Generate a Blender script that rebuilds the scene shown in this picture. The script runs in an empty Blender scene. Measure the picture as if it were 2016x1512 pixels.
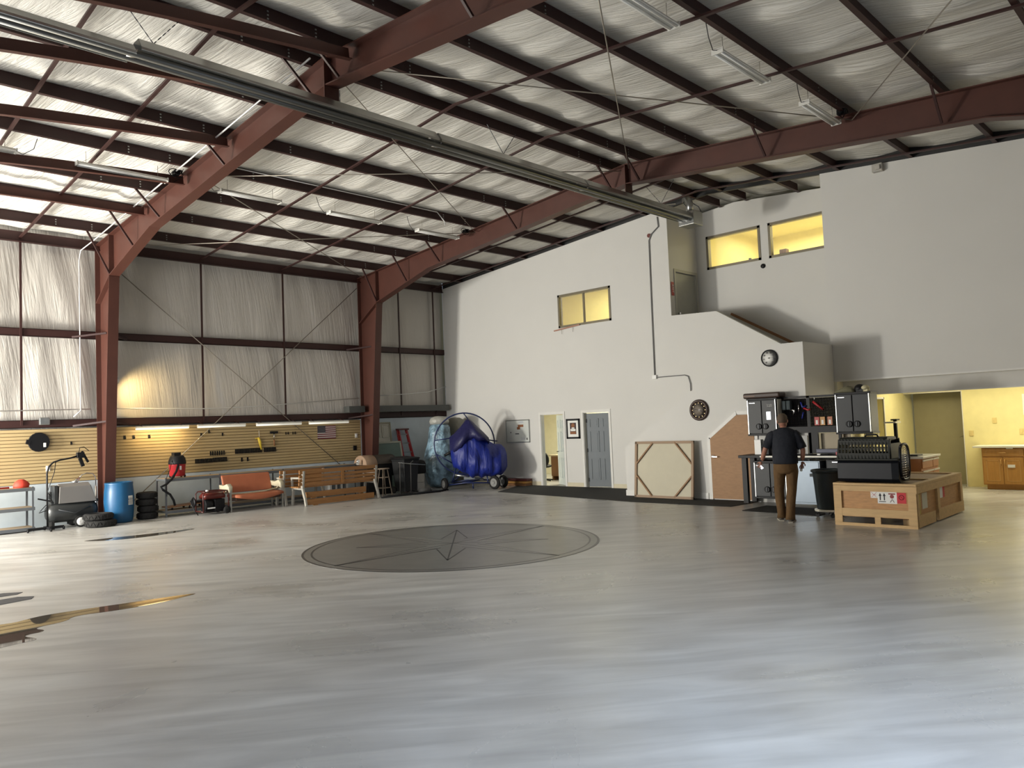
import bpy, math, random
from mathutils import Vector, Matrix, Euler, noise
random.seed(7)
PI = math.pi
S = bpy.context.scene
COL = S.collection
# ------------------------------------------------------------------ camera, world, lights, exposure
CAM = Vector((-16.3, -18.965, 1.815))
def make_camera():
    yaw, p, r = [math.radians(a) for a in (45.6579, 2.9477, -2.3509)]
    f = Vector((math.sin(yaw)*math.cos(p), math.cos(yaw)*math.cos(p), math.sin(p)))
    rt = Vector((math.cos(yaw), -math.sin(yaw), 0)); up = rt.cross(f)
    r1 = math.cos(r)*rt + math.sin(r)*up; u1 = -math.sin(r)*rt + math.cos(r)*up
    cd = bpy.data.cameras.new('camera'); c = bpy.data.objects.new('camera', cd); COL.objects.link(c)
    m = Matrix.Identity(4)
    for i in range(3):
        m[i][0] = r1[i]; m[i][1] = u1[i]; m[i][2] = -f[i]; m[i][3] = CAM[i]
    c.matrix_world = m
    cd.sensor_width = 36; cd.lens = 1507.6/2016*36; cd.clip_start = .05; cd.clip_end = 200
    S.camera = c
make_camera()
w = bpy.data.worlds.new('world'); S.world = w; w.use_nodes = True
w.node_tree.nodes['Background'].inputs[0].default_value = (.75, .85, 1, 1)
w.node_tree.nodes['Background'].inputs[1].default_value = .25
S.view_settings.view_transform = 'Standard'; S.view_settings.look = 'None'
S.view_settings.gamma = 1; S.view_settings.exposure = 0.0; S.view_settings.use_curve_mapping = False
S.cycles.max_bounces = 8; S.cycles.diffuse_bounces = 5; S.cycles.sample_clamp_indirect = 6
S.cycles.use_denoising = True
def area(name, loc, rot, sx, sy, power, color, spread=180):
    l = bpy.data.lights.new(name, 'AREA'); l.shape = 'RECTANGLE'; l.size = sx; l.size_y = sy
    l.energy = power; l.color = color; l.spread = math.radians(spread)
    o = bpy.data.objects.new(name, l); COL.objects.link(o); o.location = loc
    o.rotation_euler = [math.radians(a) for a in rot]
    return o
# daylight through the tall hangar doorway behind the camera (faces +Y) and the door in the west wall (faces +X)
area('daylight_hangar_door', (-13.2, -19.5, 2.6), (40, 0, 0), 7.0, 3.0, 190, (.66, .79, 1), 120)
area('daylight_west_door', (-17.9, -5.6, 2.2), (90, 0, -90), 6.4, 4.2, 590, (1, .98, .95))
area('sunlit_apron_slot', (-17.85, -1.3, 1.9), (90, 0, -90), 1.0, 1.7, 1500, (1, .965, .88))
# lamps behind the windows, in the office, in the kitchen bay
area('upper_office_lamp', (2.3, -5.0, 6.1), (0, 0, 0), 1.4, 3.0, 120, (1, .95, .60))
area('loft_room_lamp', (3.6, -10.8, 6.75), (0, 0, 0), 1.6, 3.0, 115, (1, .95, .6))
area('office_lamp', (2.4, -4.2, 2.5), (0, 0, 0), 1.4, 2.2, 150, (1, .95, .75))
area('kitchen_lamp', (1.9, -14.9, 2.42), (0, 0, 0), .8, 3.2, 48, (1, .9, .6))
area('kitchen_window_light', (2.92, -15.9, 1.65), (90, 0, 90), 1.0, .7, 42, (1, .93, .7))
# ------------------------------------------------------------------ materials
MATS = {}
def mat(name, col, rough=.6, metal=0, noise_amt=0, nscale=6, bump=0, bscale=20, emit=0, spec=.5, stretch=None, alpha=1, trans=0):
    if name in MATS: return MATS[name]
    m = bpy.data.materials.new(name); m.use_nodes = True; nt = m.node_tree; b = nt.nodes['Principled BSDF']
    c = tuple(col)+(1,)
    b.inputs['Base Color'].default_value = c; b.inputs['Roughness'].default_value = rough
    b.inputs['Metallic'].default_value = metal; b.inputs['Specular IOR Level'].default_value = spec
    tc = nt.nodes.new('ShaderNodeTexCoord'); mp = nt.nodes.new('ShaderNodeMapping')
    nt.links.new(tc.outputs['Object'], mp.inputs[0])
    if stretch: mp.inputs['Scale'].default_value = stretch
    n = nt.nodes.new('ShaderNodeTexNoise'); n.inputs['Scale'].default_value = nscale; n.inputs['Detail'].default_value = 4
    nt.links.new(mp.outputs[0], n.inputs['Vector'])
    na = noise_amt if noise_amt else .08; nout = n.outputs[0]
    if na >= .5:
        mr = nt.nodes.new('ShaderNodeMapRange'); mr.inputs[1].default_value = .38; mr.inputs[2].default_value = .62; nt.links.new(n.outputs[0], mr.inputs[0]); nout = mr.outputs[0]
    mx = nt.nodes.new('ShaderNodeMix'); mx.data_type = 'RGBA'
    mx.inputs[6].default_value = tuple(max(0, x*(1-na)) for x in col)+(1,)
    mx.inputs[7].default_value = tuple(min(1, x*(1+na)) for x in col)+(1,)
    nt.links.new(nout, mx.inputs[0]); nt.links.new(mx.outputs[2], b.inputs['Base Color'])
    if bump:
        n2 = nt.nodes.new('ShaderNodeTexNoise'); n2.inputs['Scale'].default_value = bscale; n2.inputs['Detail'].default_value = 3
        nt.links.new(mp.outputs[0], n2.inputs['Vector'])
        bp = nt.nodes.new('ShaderNodeBump'); bp.inputs['Strength'].default_value = bump; bp.inputs['Distance'].default_value = .05
        nt.links.new(n2.outputs[0], bp.inputs['Height']); nt.links.new(bp.outputs[0], b.inputs['Normal'])
    if emit:
        b.inputs['Emission Color'].default_value = c; b.inputs['Emission Strength'].default_value = emit
    if alpha < 1: b.inputs['Alpha'].default_value = alpha
    if trans: b.inputs['Transmission Weight'].default_value = trans
    MATS[name] = m
    return m
iron = mat('red_iron_primer', (.072, .024, .016), .5, noise_amt=.22, nscale=3)
iron2 = mat('dark_iron_primer', (.036, .011, .009), .55, noise_amt=.2, nscale=3)
wallw = mat('white_wall_paint', (.66, .65, .615), .75, noise_amt=.03, nscale=1.2, bump=.05, bscale=60)
trimw = mat('white_trim_paint', (.72, .71, .67), .5)
dado = mat('pale_blue_wall_paint', (.55, .62, .66), .7)
yell = mat('yellow_cream_wall', (.78, .70, .36), .7)
cream = mat('cream_office_wall', (.76, .73, .58), .7)
blk = mat('black_plastic', (.006, .006, .007), .5, spec=.3)
blkr = mat('black_rubber', (.008, .0075, .007), .85, bump=.3, bscale=60)
dgrey = mat('dark_grey_metal', (.055, .06, .065), .4, metal=.3)
cabg = mat('cabinet_grey_steel', (.04, .042, .043), .45, spec=.3)
grey = mat('grey_steel', (.16, .18, .2), .45, metal=.3)
galv = mat('galvanised_steel', (.42, .43, .42), .32, metal=.9, noise_amt=.25, nscale=8)
alu = mat('aluminium_reflector', (.55, .55, .52), .28, metal=.85, noise_amt=.15, nscale=4)
chrome = mat('chrome', (.75, .75, .75), .15, metal=1)
emt = mat('painted_conduit', (.7, .7, .68), .4, metal=.3)
wire = mat('steel_cable', (.34, .31, .26), .4, metal=.6)
white = mat('white_plastic', (.78, .78, .75), .4)
fixt = mat('white_fixture_enamel', (.7, .69, .64), .4)
pine = mat('pine_slats', (.33, .155, .05), .45, noise_amt=.45, nscale=3, stretch=(1.2, 10, 22))
pinel = mat('pale_pine_boards', (.56, .37, .17), .6, noise_amt=.22, nscale=3, stretch=(6, 1.2, 8))
plyp = mat('plywood_panel', (.33, .18, .08), .6, noise_amt=.22, nscale=3, stretch=(3, 3, 9))
oak = mat('honey_oak', (.48, .24, .06), .45, noise_amt=.2, nscale=4, stretch=(6, 6, 1))
bare = mat('brown_hardwood', (.24, .11, .045), .5)
tanw = mat('tan_shelf_board', (.36, .27, .17), .7)
laminate = mat('white_laminate', (.72, .7, .6), .35)
orange = mat('orange_vinyl', (.42, .13, .06), .5, noise_amt=.12)
plas_w = mat('aged_cream_plastic', (.5, .46, .33), .5)
castm = mat('grey_cast_metal', (.38, .36, .31), .5, noise_amt=.3, nscale=14)
bluep = mat('blue_drum_plastic', (.008, .085, .2), .4, noise_amt=.12)
redp = mat('red_plastic', (.35, .015, .02), .4)
redf = mat('red_fabric', (.5, .04, .02), .7)
navy = mat('navy_frame_paint', (.012, .022, .09), .35)
tarp = mat('blue_tarp', (.006, .018, .2), .5, noise_amt=.3, nscale=3, bump=1, bscale=2.2, stretch=(2.5, 2.5, .8))
tarpd = mat('dark_navy_tarp', (.012, .012, .07), .5, noise_amt=.3, nscale=3, bump=1, bscale=3)
bagm = mat('pale_blue_plastic_film', (.20, .31, .39), .3, noise_amt=.55, nscale=5, bump=1, bscale=8, alpha=.97)
bagw = mat('clear_grey_plastic_film', (.42, .42, .38), .3, noise_amt=.3, nscale=5, bump=.8, bscale=7)
leather = mat('brown_leather', (.04, .02, .013), .5)
green = mat('grey_green_panel', (.12, .17, .14), .6)
doorg = mat('slate_grey_door_paint', (.10, .12, .135), .5)
dooro = mat('olive_grey_door_paint', (.34, .31, .2), .55)
carp = mat('charcoal_carpet', (.022, .022, .02), .95, bump=.4, bscale=120)
skin = mat('skin', (.34, .155, .1), .55)
navyshirt = mat('dark_navy_cloth', (.008, .010, .017), .85, bump=.3, bscale=14)
khaki = mat('brown_canvas_trousers', (.11, .058, .018), .85, noise_amt=.2, bump=.35, bscale=12)
hairm = mat('greying_brown_hair', (.10, .07, .045), .85, noise_amt=.4, nscale=60)
shoem = mat('grey_shoe', (.09, .075, .06), .7)
canvasm = mat('raw_canvas', (.56, .52, .40), .8, noise_amt=.05)
glass = mat('window_glass', (.95, .97, .95), .03, alpha=.12)
tubew = mat('fluorescent_tube_warm', (1, .86, .55), .4, emit=1.6)
tubeo = mat('fluorescent_tube_white', (.9, .88, .76), .35, emit=.45)
lampe = mat('spot_lamp_glow', (1, .82, .5), .4, emit=30)
redl = mat('red_ladder_fibreglass', (.28, .018, .02), .4)
yelp = mat('yellow_plastic', (.75, .55, .06), .4)
carton = mat('white_carton', (.5, .48, .42), .8)
foliage = mat('dark_leaf', (.02, .035, .015), .6)
paper = mat('white_paper', (.8, .8, .76), .7)
screen = mat('glowing_screen_and_note', (.8, .85, .9), .3, emit=1.0)
ink = mat('dark_ink', (.03, .025, .03), .7)
redink = mat('red_label_ink', (.55, .03, .04), .6)
brownp = mat('brown_print', (.25, .09, .03), .6)
flagr = mat('flag_dark_red', (.16, .02, .03), .8); flagw = mat('flag_white', (.55, .5, .48), .8); flagb = mat('flag_navy', (.012, .016, .03), .8)

def slat_material():
    m = bpy.data.materials.new('tan_slatwall'); m.use_nodes = True; nt = m.node_tree; b = nt.nodes['Principled BSDF']
    b.inputs['Roughness'].default_value = .45
    n = nt.nodes.new('ShaderNodeTexNoise'); n.inputs['Scale'].default_value = 1.2; tc = nt.nodes.new('ShaderNodeTexCoord')
    nt.links.new(tc.outputs['Object'], n.inputs['Vector'])
    mx = nt.nodes.new('ShaderNodeMix'); mx.data_type = 'RGBA'
    mx.inputs[6].default_value = (.42, .31, .15, 1); mx.inputs[7].default_value = (.54, .41, .21, 1)
    nt.links.new(n.outputs[0], mx.inputs[0]); nt.links.new(mx.outputs[2], b.inputs['Base Color'])
    return m
slatm = slat_material()
slatd = mat('slatwall_groove', (.2, .135, .06), .7)

def insulation(name, base, vert):
    m = bpy.data.materials.new(name); m.use_nodes = True; nt = m.node_tree; b = nt.nodes['Principled BSDF']
    b.inputs['Roughness'].default_value = .5; b.inputs['Specular IOR Level'].default_value = .3
    tc = nt.nodes.new('ShaderNodeTexCoord'); mp = nt.nodes.new('ShaderNodeMapping'); mp.vector_type = 'TEXTURE'
    nt.links.new(tc.outputs['Object'], mp.inputs[0])
    mp.inputs['Scale'].default_value = (.17, 1, 2.2) if vert else (.12, 1.6, 1)
    mp.inputs['Rotation'].default_value = (0, math.radians(-7), 0) if vert else (0, 0, math.radians(12))
    n = nt.nodes.new('ShaderNodeTexNoise'); n.inputs['Scale'].default_value = 1.4; n.inputs['Detail'].default_value = 5; n.inputs['Distortion'].default_value = .25
    n.inputs['Roughness'].default_value = .55
    nt.links.new(mp.outputs[0], n.inputs['Vector'])
    rp = nt.nodes.new('ShaderNodeMath'); rp.operation = 'SUBTRACT'; rp.inputs[1].default_value = .5
    ab = nt.nodes.new('ShaderNodeMath'); ab.operation = 'ABSOLUTE'
    nt.links.new(n.outputs[0], rp.inputs[0]); nt.links.new(rp.outputs[0], ab.inputs[0])
    bp = nt.nodes.new('ShaderNodeBump'); bp.inputs['Strength'].default_value = .5 if not vert else .38; bp.inputs['Distance'].default_value = .16 if not vert else .11
    bp.invert = True
    nt.links.new(ab.outputs[0], bp.inputs['Height']); nt.links.new(bp.outputs[0], b.inputs['Normal'])
    n3 = nt.nodes.new('ShaderNodeTexNoise'); n3.inputs['Scale'].default_value = .6; nt.links.new(tc.outputs['Object'], n3.inputs['Vector'])
    mx = nt.nodes.new('ShaderNodeMix'); mx.data_type = 'RGBA'
    mx.inputs[6].default_value = tuple(x*.9 for x in base)+(1,); mx.inputs[7].default_value = tuple(base)+(1,)
    nt.links.new(n3.outputs[0], mx.inputs[0]); nt.links.new(mx.outputs[2], b.inputs['Base Color'])
    return m
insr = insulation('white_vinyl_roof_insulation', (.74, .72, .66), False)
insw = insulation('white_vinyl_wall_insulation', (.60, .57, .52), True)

def floor_material():
    m = bpy.data.materials.new('polished_concrete'); m.use_nodes = True; nt = m.node_tree; b = nt.nodes['Principled BSDF']
    tc = nt.nodes.new('ShaderNodeTexCoord')
    n = nt.nodes.new('ShaderNodeTexNoise'); n.inputs['Scale'].default_value = .55; n.inputs['Detail'].default_value = 7; n.inputs['Roughness'].default_value = .55; n.inputs['Distortion'].default_value = .4
    nt.links.new(tc.outputs['Object'], n.inputs['Vector'])
    r = nt.nodes.new('ShaderNodeValToRGB'); e = r.color_ramp.elements
    e[0].position = .2; e[0].color = (.39, .375, .34, 1); e[1].position = .75; e[1].color = (.53, .53, .51, 1)
    x = e.new(.5); x.color = (.465, .455, .43, 1)
    nt.links.new(n.outputs[0], r.inputs[0])
    mp = nt.nodes.new('ShaderNodeMapping'); mp.vector_type = 'TEXTURE'; mp.inputs['Scale'].default_value = (3.2, .55, 1); mp.inputs['Rotation'].default_value = (0, 0, math.radians(-38))
    nt.links.new(tc.outputs['Object'], mp.inputs[0])
    n2 = nt.nodes.new('ShaderNodeTexNoise'); n2.inputs['Scale'].default_value = 2.6; n2.inputs['Detail'].default_value = 9; n2.inputs['Distortion'].default_value = .6
    nt.links.new(mp.outputs[0], n2.inputs['Vector'])
    mr = nt.nodes.new('ShaderNodeMapRange'); mr.inputs[1].default_value = .3; mr.inputs[2].default_value = .7; mr.inputs[3].default_value = .80; mr.inputs[4].default_value = 1.16
    nt.links.new(n2.outputs[0], mr.inputs[0])
    mu = nt.nodes.new('ShaderNodeMix'); mu.data_type = 'RGBA'; mu.blend_type = 'MULTIPLY'; mu.inputs[0].default_value = 1
    nt.links.new(r.outputs[0], mu.inputs[6]); nt.links.new(mr.outputs[0], mu.inputs[7])
    nt.links.new(mu.outputs[2], b.inputs['Base Color'])
    rr = nt.nodes.new('ShaderNodeMapRange'); rr.inputs[1].default_value = .3; rr.inputs[2].default_value = .7; rr.inputs[3].default_value = .22; rr.inputs[4].default_value = .42
    nt.links.new(n.outputs[0], rr.inputs[0]); nt.links.new(rr.outputs[0], b.inputs['Roughness'])
    bp = nt.nodes.new('ShaderNodeBump'); bp.inputs['Strength'].default_value = .12; bp.inputs['Distance'].default_value = .02
    nt.links.new(n2.outputs[0], bp.inputs['Height']); nt.links.new(bp.outputs[0], b.inputs['Normal'])
    b.inputs['Specular IOR Level'].default_value = .5
    return m
floorm = floor_material()
emb = mat('charcoal_stained_concrete', (.185, .18, .165), .3, noise_amt=.25, nscale=3, bump=.05, bscale=5)
embd = mat('dark_stain_line', (.05, .048, .045), .35)
embl = mat('lighter_stain', (.21, .205, .185), .3, noise_amt=.2, nscale=3)
puddle = mat('still_water', (.10, .085, .065), .015, spec=1.0)

# ------------------------------------------------------------------ geometry helpers
class MB:
    def __init__(s): s.v = []; s.f = []; s.m = []; s.sm = []
    def add(s, vs, fs, mi=0, smooth=False, M=None):
        o = len(s.v)
        for p in vs:
            p = Vector(p); s.v.append(tuple(M @ p) if M else tuple(p))
        for f in fs: s.f.append([o+i for i in f]); s.m.append(mi); s.sm.append(smooth)
        return s
    def box(s, x0, x1, y0, y1, z0, z1, mi=0, M=None):
        vs = [(x0,y0,z0),(x1,y0,z0),(x1,y1,z0),(x0,y1,z0),(x0,y0,z1),(x1,y0,z1),(x1,y1,z1),(x0,y1,z1)]
        return s.add(vs, [(0,3,2,1),(4,5,6,7),(0,1,5,4),(1,2,6,5),(2,3,7,6),(3,0,4,7)], mi, False, M)
    def hexa(s, vs, mi=0):
        return s.add(vs, [(0,3,2,1),(4,5,6,7),(0,1,5,4),(1,2,6,5),(2,3,7,6),(3,0,4,7)], mi)
    def bar(s, p, q, w, h=None, mi=0, up=(0,0,1)):
        p, q = Vector(p), Vector(q); h = h or w; d = (q-p).normalized(); up = Vector(up)
        if abs(d.dot(up)) > .98: up = Vector((0,1,0))
        a = d.cross(up).normalized(); b = a.cross(d).normalized(); a *= w/2; b *= h/2
        vs = [p-a-b, p+a-b, p+a+b, p-a+b, q-a-b, q+a-b, q+a+b, q-a+b]
        return s.add(vs, [(0,1,2,3),(7,6,5,4),(0,4,5,1),(1,5,6,2),(2,6,7,3),(3,7,4,0)], mi)
    def tube(s, pts, r, n=8, mi=0, closed=False, cap=True):
        pts = [Vector(p) for p in pts]; k = len(pts); rs = r if isinstance(r, (list, tuple)) else [r]*k
        vs = []; prev = None
        for i in range(k):
            if closed: t = pts[(i+1) % k]-pts[i-1]
            else: t = pts[min(i+1, k-1)]-pts[max(i-1, 0)]
            t.normalize()
            if prev is None:
                a = t.cross(Vector((0,0,1)))
                if a.length < .05: a = t.cross(Vector((0,1,0)))
            else: a = prev-t*prev.dot(t)
            a.normalize(); prev = a; b = t.cross(a)
            for j in range(n):
                an = 2*PI*j/n; vs.append(pts[i]+(a*math.cos(an)+b*math.sin(an))*rs[i])
        fs = []
        for i in range(k if closed else k-1):
            for j in range(n):
                i2 = (i+1) % k
                fs.append((i*n+j, i*n+(j+1) % n, i2*n+(j+1) % n, i2*n+j))
        s.add(vs, fs, mi, True)
        if cap and not closed:
            o = len(s.v)-len(vs)
            s.f.append([o+j for j in range(n)][::-1]); s.m.append(mi); s.sm.append(False)
            s.f.append([o+(k-1)*n+j for j in range(n)]); s.m.append(mi); s.sm.append(False)
        return s
    def lathe(s, prof, n=24, c=(0,0,0), ax='z', mi=0, smooth=True):
        vs = []; c = Vector(c)
        for r, h in prof:
            for j in range(n):
                a = 2*PI*j/n; x, y = r*math.cos(a), r*math.sin(a)
                p = {'z': (x, y, h), 'x': (h, x, y), 'y': (x, h, y)}[ax]
                vs.append(c+Vector(p))
        fs = [(i*n+j, i*n+(j+1) % n, (i+1)*n+(j+1) % n, (i+1)*n+j) for i in range(len(prof)-1) for j in range(n)]
        s.add(vs, fs, mi, smooth); o = len(s.v)-len(vs)
        if prof[0][0] > 1e-4: s.f.append([o+j for j in range(n)]); s.m.append(mi); s.sm.append(False)
        if prof[-1][0] > 1e-4: s.f.append([o+(len(prof)-1)*n+j for j in range(n)]); s.m.append(mi); s.sm.append(False)
        return s
    def prism(s, poly, ax, a0, a1, mi=0):
        n = len(poly)
        def P(u, w, a): return {'x': (a, u, w), 'y': (u, a, w), 'z': (u, w, a)}[ax]
        vs = [P(u, w, a0) for u, w in poly]+[P(u, w, a1) for u, w in poly]
        fs = [list(range(n)), list(range(2*n-1, n-1, -1))]+[(i, i+n, (i+1) % n+n, (i+1) % n) for i in range(n)]
        return s.add(vs, fs, mi)
    def ell(s, c, r, n=14, m=9, mi=0):
        c = Vector(c); prof = [(math.sin(PI*i/m), -math.cos(PI*i/m)) for i in range(m+1)]; vs = []
        for a, h in prof:
            for j in range(n):
                t = 2*PI*j/n; vs.append(c+Vector((max(a, 1e-3)*math.cos(t)*r[0], max(a, 1e-3)*math.sin(t)*r[1], h*r[2])))
        return s.add(vs, [(i*n+j, i*n+(j+1) % n, (i+1)*n+(j+1) % n, (i+1)*n+j) for i in range(m) for j in range(n)], mi, True)
    def loft(s, rings, mi=0, cap=True, smooth=True):
        n = len(rings[0]); vs = [p for r in rings for p in r]
        s.add(vs, [(i*n+j, i*n+(j+1) % n, (i+1)*n+(j+1) % n, (i+1)*n+j) for i in range(len(rings)-1) for j in range(n)], mi, smooth)
        o = len(s.v)-len(vs)
        if cap:
            s.f.append([o+j for j in range(n)]); s.m.append(mi); s.sm.append(smooth)
            s.f.append([o+(len(rings)-1)*n+j for j in range(n)]); s.m.append(mi); s.sm.append(smooth)
        return s
    def build(s, name, mats, parent=None, loc=None, rotz=0, bevel=0):
        me = bpy.data.meshes.new(name); me.from_pydata(s.v, [], s.f)
        mats = mats if isinstance(mats, (list, tuple)) else [mats]
        for m in mats: me.materials.append(m)
        me.polygons.foreach_set('material_index', s.m); me.polygons.foreach_set('use_smooth', s.sm)
        import bmesh
        b = bmesh.new(); b.from_mesh(me); bmesh.ops.recalc_face_normals(b, faces=b.faces); b.to_mesh(me); b.free()
        me.update()
        o = bpy.data.objects.new(name, me); COL.objects.link(o)
        if parent: o.parent = parent
        if loc: o.location = loc
        if rotz: o.rotation_euler = (0, 0, rotz)
        if bevel:
            md = o.modifiers.new('bevel', 'BEVEL'); md.width = bevel; md.segments = 2; md.limit_method = 'ANGLE'
        return o
def tag(o, label, cat, group=None, kind=None):
    o['label'] = label; o['category'] = cat
    if group: o['group'] = group
    if kind: o['kind'] = kind
    return o
def thing(name, label, cat, loc=(0,0,0), rotz=0, group=None):
    o = bpy.data.objects.new(name, None); COL.objects.link(o); o.location = loc; o.rotation_euler = (0, 0, rotz)
    o.empty_display_size = .1
    return tag(o, label, cat, group)
def struct(o): o['kind'] = 'structure'; return o
def lab(o, label): o['label'] = label; return o
def copy_tree(o, parent=None):
    c = o.copy(); COL.objects.link(c)
    if parent: c.parent = parent
    for ch in list(o.children): copy_tree(ch, c)
    return c
def facing(x, y): return math.atan2(y-CAM.y, x-CAM.x)-PI/2
def text(name, s, size, parent, loc, rot, m, extr=.001):
    cu = bpy.data.curves.new(name, 'FONT'); cu.body = s; cu.size = size; cu.extrude = extr; cu.align_x = 'CENTER'; cu.align_y = 'CENTER'
    t = bpy.data.objects.new('tmp', cu); COL.objects.link(t)
    me = bpy.data.meshes.new_from_object(t.evaluated_get(bpy.context.evaluated_depsgraph_get())); bpy.data.objects.remove(t)
    me.materials.clear(); me.materials.append(m); o = bpy.data.objects.new(name, me); COL.objects.link(o)
    o.location = loc; o.rotation_euler = [math.radians(a) for a in rot]
    if parent: o.parent = parent
    return o
# ------------------------------------------------------------------ the shell
RIDGE = -9.8; SL = .0833; DEEP = -19.6
def zr(y): return (-y if y > RIDGE else y-DEEP)*SL   # rise of the roof above its eaves
RAFT, PURL, UNDER = 6.30, 6.30, 6.52                # rafter top = purlin bottom, insulation
fl = MB(); fl.box(-18.2, 5.2, DEEP-.2, .3, -.2, 0); struct(fl.build('floor', floorm))
# roof insulation, sagging between purlins
PY = [-.94, -2.36, -3.78, -5.2, -6.62, -8.02, -9.42, -10.14, -11.45, -12.86, -14.28, -15.72, -17.15, -18.55]
def roof_sheet():
    xs = [-18.1+.1*i for i in range(236)]; knots = [.1]+PY+[DEEP-.1]; ys = []
    for a, b in zip(knots, knots[1:]):
        n = 9
        for i in range(n): ys.append((a+(b-a)*i/n, i/n))
    ys.append((DEEP-.1, 0)); vs = []
    for x in xs:
        seam = abs(((x+.35) % 1.22)-.61)          # 0 at the seams between rolls
        for y, t in ys:
            sag = math.sin(PI*t)
            nz = noise.noise(Vector((x*1.3, y*.8, 1)))
            d = sag*(.085+.05*nz+.03*math.cos(min(seam, .3)/.3*PI))
            fold = noise.noise(Vector((x*5.5+y*1.1, y*.8, 4)))*.022*sag
            vs.append((x, y, UNDER+.20*0+zr(min(0, max(DEEP, y)))-d-fold+.0))
    n = len(ys); b = MB()
    b.add(vs, [(i*n+j, (i+1)*n+j, (i+1)*n+j+1, i*n+j+1) for i in range(len(xs)-1) for j in range(n-1)], 0, True)
    b.box(-18.1, 5.4, DEEP-.1, .1, 7.55, 7.6)      # metal roof deck above, keeps the daylight out
    return b.build('ceiling', insr)
struct(roof_sheet())
# eave wall: insulation above, slat board and painted dado below
def wall_sheet():
    xs = [-18.1+.09*i for i in range(202)]; zs = [2.1+.14*i for i in range(33)]; vs = []
    rods = [-14.2, -11.93, -10.35, -8, -5.74, -3.2, -1.82, -.43, .1]
    for x in xs:
        for z in zs:
            t = ((z-2.2)/2.03) % 1 if z < 6.26 else 0
            dx = min(abs(x-r) for r in rods); pin = min(1, dx/.35)
            n1 = noise.noise(Vector((x*2.6+z*.5, z*.35, 9)))
            vs.append((x, .14-math.sin(PI*t)*.07*pin-n1*.035, z))
    n = len(zs); b = MB()
    b.add(vs, [(i*n+j, i*n+j+1, (i+1)*n+j+1, (i+1)*n+j) for i in range(len(xs)-1) for j in range(n-1)], 0, True)
    b.box(-18.1, .2, .24, .3, 0, 6.6)
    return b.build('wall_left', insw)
struct(wall_sheet())
b = MB(); b.box(-18.1, -3.33, .0, .2, 0, .925); struct(b.build('wall_left', dado))
b = MB(); b.box(-3.33, 0, .0, .2, 0, 2.13); struct(b.build('wall_left', dado))
def slatwall(x0, x1):
    b = MB(); z0, z1, n = .93, 2.11, 16; p = (z1-z0)/n
    b.box(x0, x1, .012, .03, z0, z1, 1)
    for i in range(n): b.box(x0, x1, -.006, .014, z0+i*p+.007, z0+(i+1)*p-.007, 0)
    return b.build('wall_left', [slatm, slatd])
struct(slatwall(-18, -10.45)); struct(slatwall(-10.45, -3.34))
# white wall X=0
def zt(y): return 6.29+zr(y)
def wallstrip(b, x0, x1, y0, y1, holes, zlow=0, top=None):
    # y0>y1; holes = [(ya, yb, za, zb)] with ya>yb
    T = top or zt
    ys = sorted({y0, y1, *[h[0] for h in holes], *[h[1] for h in holes]}|({RIDGE} if y1 < RIDGE < y0 else set()), reverse=True)
    for a, c in zip(ys, ys[1:]):
        hs = sorted([(h[2], h[3]) for h in holes if h[0] >= a-1e-6 and h[1] <= c+1e-6]); z = zlow
        for h0, h1 in hs:
            if h0 > z: b.box(x0, x1, c, a, z, h0)
            z = h1
        b.hexa([(x0, c, z), (x1, c, z), (x1, a, z), (x0, a, z), (x0, c, T(c)), (x1, c, T(c)), (x1, a, T(a)), (x0, a, T(a))])
DL = (-4.13, -4.98, 0, 2.03); DR = (-5.70, -6.57, 0, 2.03); WN = (-4.97, -6.81, 4.43, 5.36)
b = MB(); wallstrip(b, 0, .12, 0, -8.65, [DL, DR, WN])
b.prism([(-8.65, 0), (-8.65, 4.32), (-9.88, 4.27), (-11.72, 3.15), (-12.5, 3.15), (-12.5, 0)], 'x', 0, .12)
wallstrip(b, 0, .12, -12.5, DEEP, [], 2.44)
struct(b.build('wall_right', wallw))
b = MB()
for a, c in ((0, RIDGE), (RIDGE, DEEP)):
    b.hexa([(.03, c, zt(c)), (.1, c, zt(c)), (.1, a, zt(a)), (.03, a, zt(a)), (.03, c, zt(c)+.4), (.1, c, zt(c)+.4), (.1, a, zt(a)+.4), (.03, a, zt(a)+.4)])
mbt = b.build('trim_2', mat('black_closure', (.02, .02, .02), .6)); struct(mbt)
# stair enclosure
b = MB(); b.prism([(-8.12, 0), (-8.12, 1.13), (-11.23, 3.2), (-12.54, 3.2), (-12.54, 0)], 'x', -1.46, -.01)
struct(b.build('wall_stair', wallw))
# recess behind the stair
b = MB(); W1 = (-8.95, -10.43, 5.56, 6.42); W2 = (-10.64, -12.42, 5.56, 6.42)
wallstrip(b, 1.34, 1.46, -8.53, -12.5, [W1, W2], 3.0, lambda y: 6.33+zr(y))
struct(b.build('wall_recess', wallw))
b = MB()   # recess left side with the landing door, seen edge-on
b.box(.12, .27, -8.65, -8.53, 3.2, 7.2); b.box(1.22, 1.34, -8.65, -8.53, 3.2, 7.2); b.box(.27, 1.22, -8.65, -8.53, 5.45, 7.2)
struct(b.build('wall_landing', wallw))
b = MB(); b.box(.12, 1.34, -12.62, -12.5, 2.44, 7.2); b.box(.12, 1.46, -9.9, -8.53, 3.3, 3.42)
b.hexa([(.12, -12.5, 1.8), (1.34, -12.5, 1.8), (1.34, -9.9, 3.3), (.12, -9.9, 3.3), (.12, -12.5, 1.92), (1.34, -12.5, 1.92), (1.34, -9.9, 3.42), (.12, -9.9, 3.42)])
struct(b.build('floor_landing', wallw))
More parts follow.
